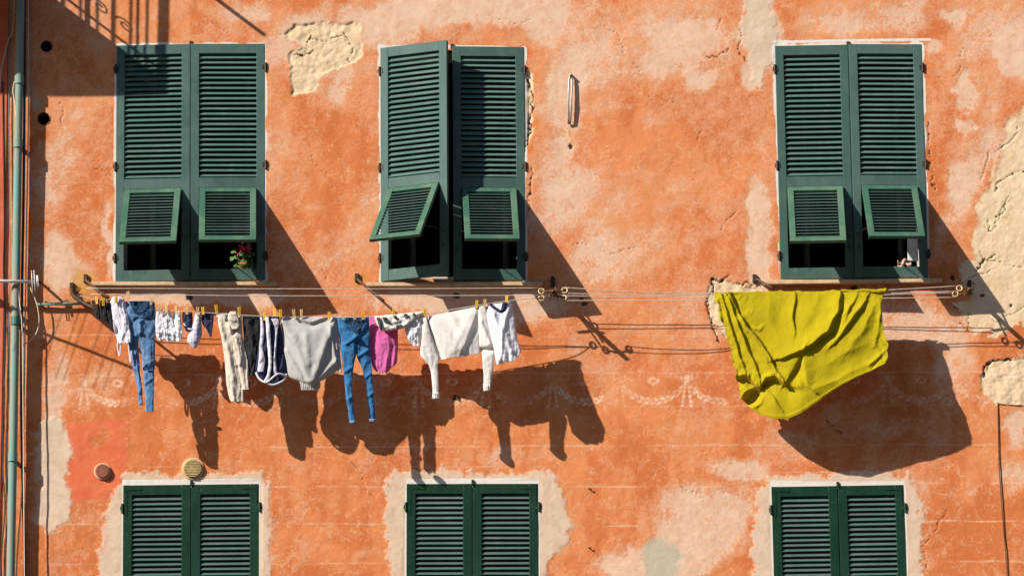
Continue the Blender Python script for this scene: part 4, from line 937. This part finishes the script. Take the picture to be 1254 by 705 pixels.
# the big yellow sheet on the right hand lines
sh_rows = [(875, 357.5, 1086, 355.5), (877.5, 372, 1079.5, 366), (882, 388, 1079, 378), (889, 408, 1080.5, 392), (896, 430, 1083, 405), (900, 452, 1086.5, 418), (904, 470, 1088, 428), (908, 484, 1087.5, 437), (914, 496, 1083, 445)]
ruff = [(897, 464), (912, 460), (922, 468), (930, 477), (938, 464), (950, 462), (966, 475)]
SF = [([(894, 360), (908, 388), (934, 424), (963, 469)], 11, 1.6, 6.5), ([(899, 362), (903, 374), (908, 386)], 3, 2, -3.5),
      ([(1030, 360), (1025, 382), (1013, 404), (997, 420), (984, 428), (957, 437)], 12, 2.2, 8.0), ([(1034, 372), (1024, 398), (1006, 418)], 2.5, 4, -2.5),
      ([(1060, 366), (1046, 384), (1022, 418)], 7, 2.4, 5.5), ([(1070, 370), (1060, 398), (1040, 428)], 8, 5, 3.5), ([(1049, 362), (1040, 376), (1034, 392)], 5, 2, 3.0), ([(1076, 366), (1077, 396), (1070, 424)], 5, 3, 2.5),
      ([(972, 359), (972.5, 385), (973, 410)], 7, 1.5, 3.2), ([(883, 362), (896, 405), (913, 458)], 6, 1.8, 5.0), ([(892, 366), (910, 410), (931, 466)], 7, 1.8, 5.5), ([(878, 368), (888, 420), (899, 458)], 3, 2.4, 3.5), ([(904, 378), (926, 420), (950, 462)], 6, 3, 2.2),
      ([(962, 469), (974, 446), (986, 428)], 1.8, 9, 3.5), ([(986, 430), (985, 450), (990, 470), (1000, 479)], 2.2, 12, 3.5), ([(938, 476), (948, 490), (958, 503)], 6, 2, 3.0), ([(996, 476), (1040, 458), (1078, 440)], 6, 6, 2.0),
      ([(1066, 447), (1074, 438), (1086, 430)], 2, 2.5, 1.6), ([(1070, 450), (1078, 441), (1087, 436)], 2, 2, -1.4), ([(924, 401), (931, 404), (935, 397)], 3, 2, 1.6), ([(905, 392), (922, 380), (945, 384)], 12, 10, 1.2), ([(1012, 446), (1038, 430), (1064, 418)], 8, 9, 2.0), ([(1040, 376), (1020, 402)], 4, 2, 2.0), ([(940, 362), (944, 390), (952, 420)], 9, 7, 1.0), ([(1000, 362), (994, 385), (980, 410)], 8, 6, 1.2)]
def sheet():
    mb = MB(); nu, nv = 260, 190
    u = np.linspace(0, 1, nu)[None, :]; v = np.linspace(0, 1, nv)[:, None]
    rows = sh_rows; rr = crom(rows, v[:, 0]); xl, yl, xr, yr = [rr[:, i][:, None] for i in range(4)]
    px = xl + (xr - xl) * u; py = yl + (yr - yl) * u
    py = py + np.interp(u, [0, .08, .2, .3, .4, .5, .6, .7, .8, .9, 1], [0, 14, 27, 32, 29.5, 23, 16, 10, 6, 4, 0]) * v ** 1.7
    py = py + (1 - v) ** 6 * ((fbm(px, py, 12, 3, 2) - .5) * 4 + 2.5 * np.exp(-((px - 1074) / 12) ** 2) + 2.0 * np.sin(px * .35) * np.exp(-((px - 885) / 9) ** 2))
    px = px + (fbm(px * 0, py, 8, 3, 12) - .5) * 6 * (1 - np.clip(u * 9, 0, 1)) + (fbm(px * 0, py, 10, 3, 13) - .5) * 4 * np.clip((u - .93) * 14, 0, 1)
    dep = np.interp(u, [0, .15, .4, .75, 1], [-9, -4, 9, 21, 23]) * np.clip(v, 0, 1) ** .9 + 8 * np.sin(np.pi * v) * np.sin(np.pi * np.clip(u * 1.05, 0, 1)) 
    dep = dep + 1.5 * (fbm(px, py, 34, 3, 15) - .5) * 2 + .8 * (np.abs(fbm(px, py, 24, 2, 19) - .5) * 2) 
    fine = sstep(30, 0, np.minimum(px - 872, 1090 - px)) * .9 + .06
    dep = dep + fine * 1.0 * (fbm(px, py, 5, 3, 16) - .5) * 2
    crump = np.clip((935 - px) / 30, 0, 1) + np.clip((px - 1062) / 26, 0, 1) * .8 + np.exp(-((py - 466) / 12) ** 2) * (px < 975)
    dep = dep + crump * 1.7 * (.3 - np.abs(fbm(px + py * .3, py * .7, 12, 3, 23, .55) - .5) * 2)
    ox, oy = px, py; px = ox + (fbm(ox, oy, 22, 2, 24) - .5) * 6; py = oy + (fbm(ox, oy, 22, 2, 25) - .5) * 6
    for pts, w1, w2, a in SF:
        d = np.full(px.shape, 1e9); sg = np.ones(px.shape); tt = np.zeros(px.shape); n = len(pts) - 1
        for i, (p, q) in enumerate(zip(pts, pts[1:])):
            dd, t = seg_d(px, py, p, q); cr = (q[0] - p[0]) * (py - p[1]) - (q[1] - p[1]) * (px - p[0])
            m = dd < d; d = np.where(m, dd, d); sg = np.where(m, np.sign(cr), sg); tt = np.where(m, (i + t) / n, tt)
        # cr > 0: point lies on the clockwise side (image axes)
        wv = np.where(sg > 0, w1, w2); pr = np.where(wv < 3.2, np.exp(-(d / wv) ** 2), np.exp(-(d / wv) ** 1.35))
        dep = dep + a * 1.05 * (.35 + .65 * np.sin(np.pi * np.clip(tt * .8 + .14, 0, 1))) * pr
    px, py = ox, oy
    # gathered hem: cloth below it lies further back
    ry = np.interp(px, [p[0] for p in ruff], [p[1] for p in ruff])
    inl = 1 - sstep(955, 990, px)
    below = sstep(-3, 5.0, py - ry) * inl
    ruffle = np.exp(-((py - ry + 3) / 5) ** 2) * inl
    dep = dep + ruffle * (2.0 + 2.6 * (fbm(px * 1.8, py * .4, 7, 3, 8) - .45) * 2) - below * 10 * np.exp(-np.clip(py - ry, 0, 99) / 17) - 3.5 * np.exp(-((px - 975 - .3 * (455 - py)) / 7) ** 2 - ((py - 456) / 17) ** 2)
    hw = (fbm(px, py, 9, 2, 33) - .5) * 5; hole = np.exp(-(np.hypot((px - 921 + .45 * (py - 487) + hw) / 8.5, (py - 487) / 10.5)) ** 4)
    rim = np.exp(-((np.hypot((px - 921) / 12.5, (py - 487) / 11) - 1) / .16) ** 2)
    dep = dep - 12 * hole + 1.3 * rim
    # hem seam along the bottom
    dep = dep + .5 * np.exp(-((v - .972) / .010) ** 2) * np.ones_like(u)
    h = 46 + dep
    F = Pn(px, py, h); Bk = Pn(px, py, h - 1.0)
    N = nu * nv; idx = np.arange(N).reshape(nv, nu)
    q = np.stack([idx[:-1, :-1], idx[1:, :-1], idx[1:, 1:], idx[:-1, 1:]], -1).reshape(-1, 4)
    fs = np.concatenate([q, N + q[:, ::-1]]).tolist()
    for i in range(nv - 1):
        for a in (i * nu, i * nu + nu - 1): fs.append([a, a + nu, N + a + nu, N + a])
    for j in range(nu - 1):
        for a in (j, (nv - 1) * nu + j): fs.append([a, a + 1, N + a + 1, N + a])
    mb.add(np.concatenate([F.reshape(-1, 3), Bk.reshape(-1, 3)]).tolist(), fs)
    # rear half hanging behind the line
    o = mb.build('bed_sheet', F_['sheet'], None, True, loc=P(980, 357, 46))
    tag(o, 'big yellow green fitted sheet billowing from the right hand lines', 'bed sheet'); return o
o = sheet()
sub(o, 'rear_fold', F_['sheet'], [dict(rows=[(877, 357.5, 1084, 356), (882, 368, 1077, 364), (888, 382, 1074, 374), (900, 400, 1066, 392)], h=42, thick=2, nu=70, nv=30, noise=(1.2, 10))])
mb = MB().tube([P(x, 356.5 + .6 * math.sin(x * .23), 47) for x in range(1030, 1088, 2)], [.010 + .011 * (x - 1030) / 58 + .0012 * math.sin(x * .9) for x in range(1030, 1088, 2)], 10)
mb.v = [tuple(Vector(v) - Vector(o.location)) for v in mb.v]; mb.build('rolled_edge', F_['sheet'], o, True)

o = bpy.data.objects['bed_sheet']
# ------------------------------------------------------------------ clothes pegs
def peg(c, tilt, mat):
    m = MB()
    for s in (-1, 1):
        pts = [(s * .0072, 0, .034), (s * .0052, 0, .008), (s * .0046, 0, -.028)]
        for a, b in zip(pts, pts[1:]):
            m.add([(a[0] - .0042, -.006, a[2]), (a[0] + .0042, -.006, a[2]), (a[0] + .0042, .006, a[2]), (a[0] - .0042, .006, a[2]), (b[0] - .0042, -.006, b[2]), (b[0] + .0042, -.006, b[2]), (b[0] + .0042, .006, b[2]), (b[0] - .0042, .006, b[2])],
                  [(0, 1, 2, 3), (4, 7, 6, 5), (0, 4, 5, 1), (1, 5, 6, 2), (2, 6, 7, 3), (3, 7, 4, 0)])
    m.tube([(.0095, 0, .006), (-.0095, 0, .006)], .0045, 8)
    o = m.build('clothes_peg', mat); o.location = c; o.rotation_euler = (0, tilt, random.uniform(-.3, .3)); return o
PEGS = [(118.5, 368, 'peg', 'on the leftmost black sock'), (126.5, 370, 'peg', 'on the second black sock'), (142.5, 366.5, 'peg', 'on the white camisole'), (157, 362, 'peg_wood', 'between the camisole and the pale jeans'), (185, 369, 'peg_wood', 'on the right of the pale jeans waist'),
        (195.5, 379, 'peg_wood', 'on the white underwear beside the pale jeans'), (204, 378.5, 'peg_wood', 'on the middle white underwear'), (216, 379.5, 'peg_wood', 'on the white underwear beside the navy briefs'), (229, 380.5, 'peg_wood', 'on the navy briefs left of the bra'), (242, 381, 'peg_wood', 'on the grey bra'), (248.5, 381, 'peg', 'on the left corner of the right navy briefs'),
        (265, 378.5, 'peg', 'on the left corner of the beige trousers'), (293, 381, 'peg', 'on the right corner of the beige trousers'), (320.5, 383, 'peg_wood', 'on the right of the black shorts'), (324, 388, 'peg', 'on the left of the striped sports shorts'), (336.5, 383, 'peg', 'on the right of the striped sports shorts'), (343.5, 384, 'peg', 'on the left corner of the grey sweatshirt'),
        (360, 384, 'peg_wood', 'left one at the middle of the grey sweatshirt hem'), (369, 384, 'peg_wood', 'right one at the middle of the grey sweatshirt hem'), (403, 387, 'peg', 'on the right of the grey sweatshirt hem'), (420, 387, 'peg_wood', 'on the left of the bright blue jeans'), (434.5, 387, 'peg_wood', 'at the middle of the bright blue jeans'), (444.5, 387, 'peg', 'on the right of the bright blue jeans'),
        (482, 383, 'peg', 'on the rolled striped shirt'), (520, 382, 'peg', 'on the left shoulder of the cream sweater'), (583.5, 373, 'peg', 'on the right shoulder of the cream sweater'), (594, 371.5, 'peg_wood', 'between the cream sweater and the white t-shirt'), (620.5, 367, 'peg', 'on the right of the white t-shirt')]
for x, y, mt, lb in PEGS:
    o = peg(P(x, y, 56), random.uniform(-.12, .12), M[mt])
    tag(o, ('yellow' if mt == 'peg' else 'wooden') + ' clothes peg ' + lb, 'clothes peg', 'pegs on the clothes line')

# ------------------------------------------------------------------ balcony above the picture (throws the barred shadow)
dep = .78
Sx = P(208, 119); corner = Vector((Sx.x - SUN.x * dep, -dep, Sx.z - SUN.z * dep))
bx0 = corner.x - 2.6
root = empty('balcony', Vector((corner.x - 1.3, 0, corner.z))); tag(root, 'stone balcony with iron railing above the left window', 'balcony')
m = MB(); m.box((bx0, -dep, corner.z), (corner.x, .05, corner.z + .10)); rel(root, m).build('slab', M['balcony_stone'], root, bevel=.01)
zt = corner.z + .10
m = MB()
for z, r in ((zt + .08, .011), (zt + .98, .018)):
    m.tube([(corner.x - .02, 0, z), (corner.x - .02, -dep + .02, z), (bx0 + .02, -dep + .02, z), (bx0 + .02, 0, z)], r, 6)
rel(root, m).build('handrail', M['iron'], root)
posts = [(corner.x - .02, -dep + .02, .026), (bx0 + .02, -dep + .02, .026)]
for x, y, r in posts: rel(root, MB().tube([(x, y, zt), (x, y, zt + 1.02)], r, 8)).build('post', M['iron'], root)
for i in range(1, 6):
    y = -i * dep / 6.2; rel(root, MB().tube([(corner.x - .02, y, zt), (corner.x - .02, y, zt + .98)], .013 if i % 3 == 0 else .008, 6)).build('bar', M['iron'], root)
for i in range(1, 20):
    x = corner.x - .02 - i * .13; rel(root, MB().tube([(x, -dep + .02, zt), (x, -dep + .02, zt + .98)], .008, 6)).build('bar', M['iron'], root)
for i in range(5):
    y = -(i + .5) * dep / 6.2; c = Vector((corner.x - .02, y, zt + .22))
    rel(root, MB().tube([c + Vector((0, .05 * (1 - k / 16) * math.cos(k * .7), .05 * (1 - k / 16) * math.sin(k * .7))) for k in range(14)], .006, 5)).build('scroll', M['iron'], root)
pt = P(320 - 1.56 * 105, 47 - 1.5 * 105, 105)
root = empty('line_bracket', Vector((pt.x, 0, pt.z))); tag(root, 'long iron bracket sticking out above the left window', 'bracket')
rel(root, MB().tube([Vector((pt.x, .02, pt.z)), pt], .015, 8)).build('arm', M['iron'], root, True)
rel(root, MB().box((pt.x - .03, -.015, pt.z - .05), (pt.x + .03, .02, pt.z + .05))).build('wall_plate', M['iron'], root)

# ------------------------------------------------------------------ light
w = bpy.data.worlds.new('World'); scene.world = w; w.use_nodes = True
nt = w.node_tree; bg = nt.nodes['Background']; sky = nt.nodes.new('ShaderNodeTexSky'); sky.sky_type = 'NISHITA'; sky.sun_disc = False
el = math.atan2(-SUN.z, math.hypot(SUN.x, SUN.y)); sky.sun_elevation = el; sky.sun_rotation = math.atan2(-SUN.x, -SUN.y)
nt.links.new(sky.outputs[0], bg.inputs[0]); bg.inputs[1].default_value = .088; sky.ozone_density = 4.0
sd = bpy.data.lights.new('sun', 'SUN'); so = bpy.data.objects.new('sun', sd); col.objects.link(so)
sd.energy = 5.0; sd.angle = R(.5); sd.color = (1.0, .945, .84)
so.rotation_euler = SUN.to_track_quat('-Z', 'Y').to_euler(); so.location = (-20, -20, 30)
scene.view_settings.view_transform = 'Standard'; scene.view_settings.look = 'None'; scene.view_settings.gamma = 1; scene.view_settings.exposure = .62
scene.render.engine = 'CYCLES'; scene.render.resolution_x = 1024; scene.render.resolution_y = 575
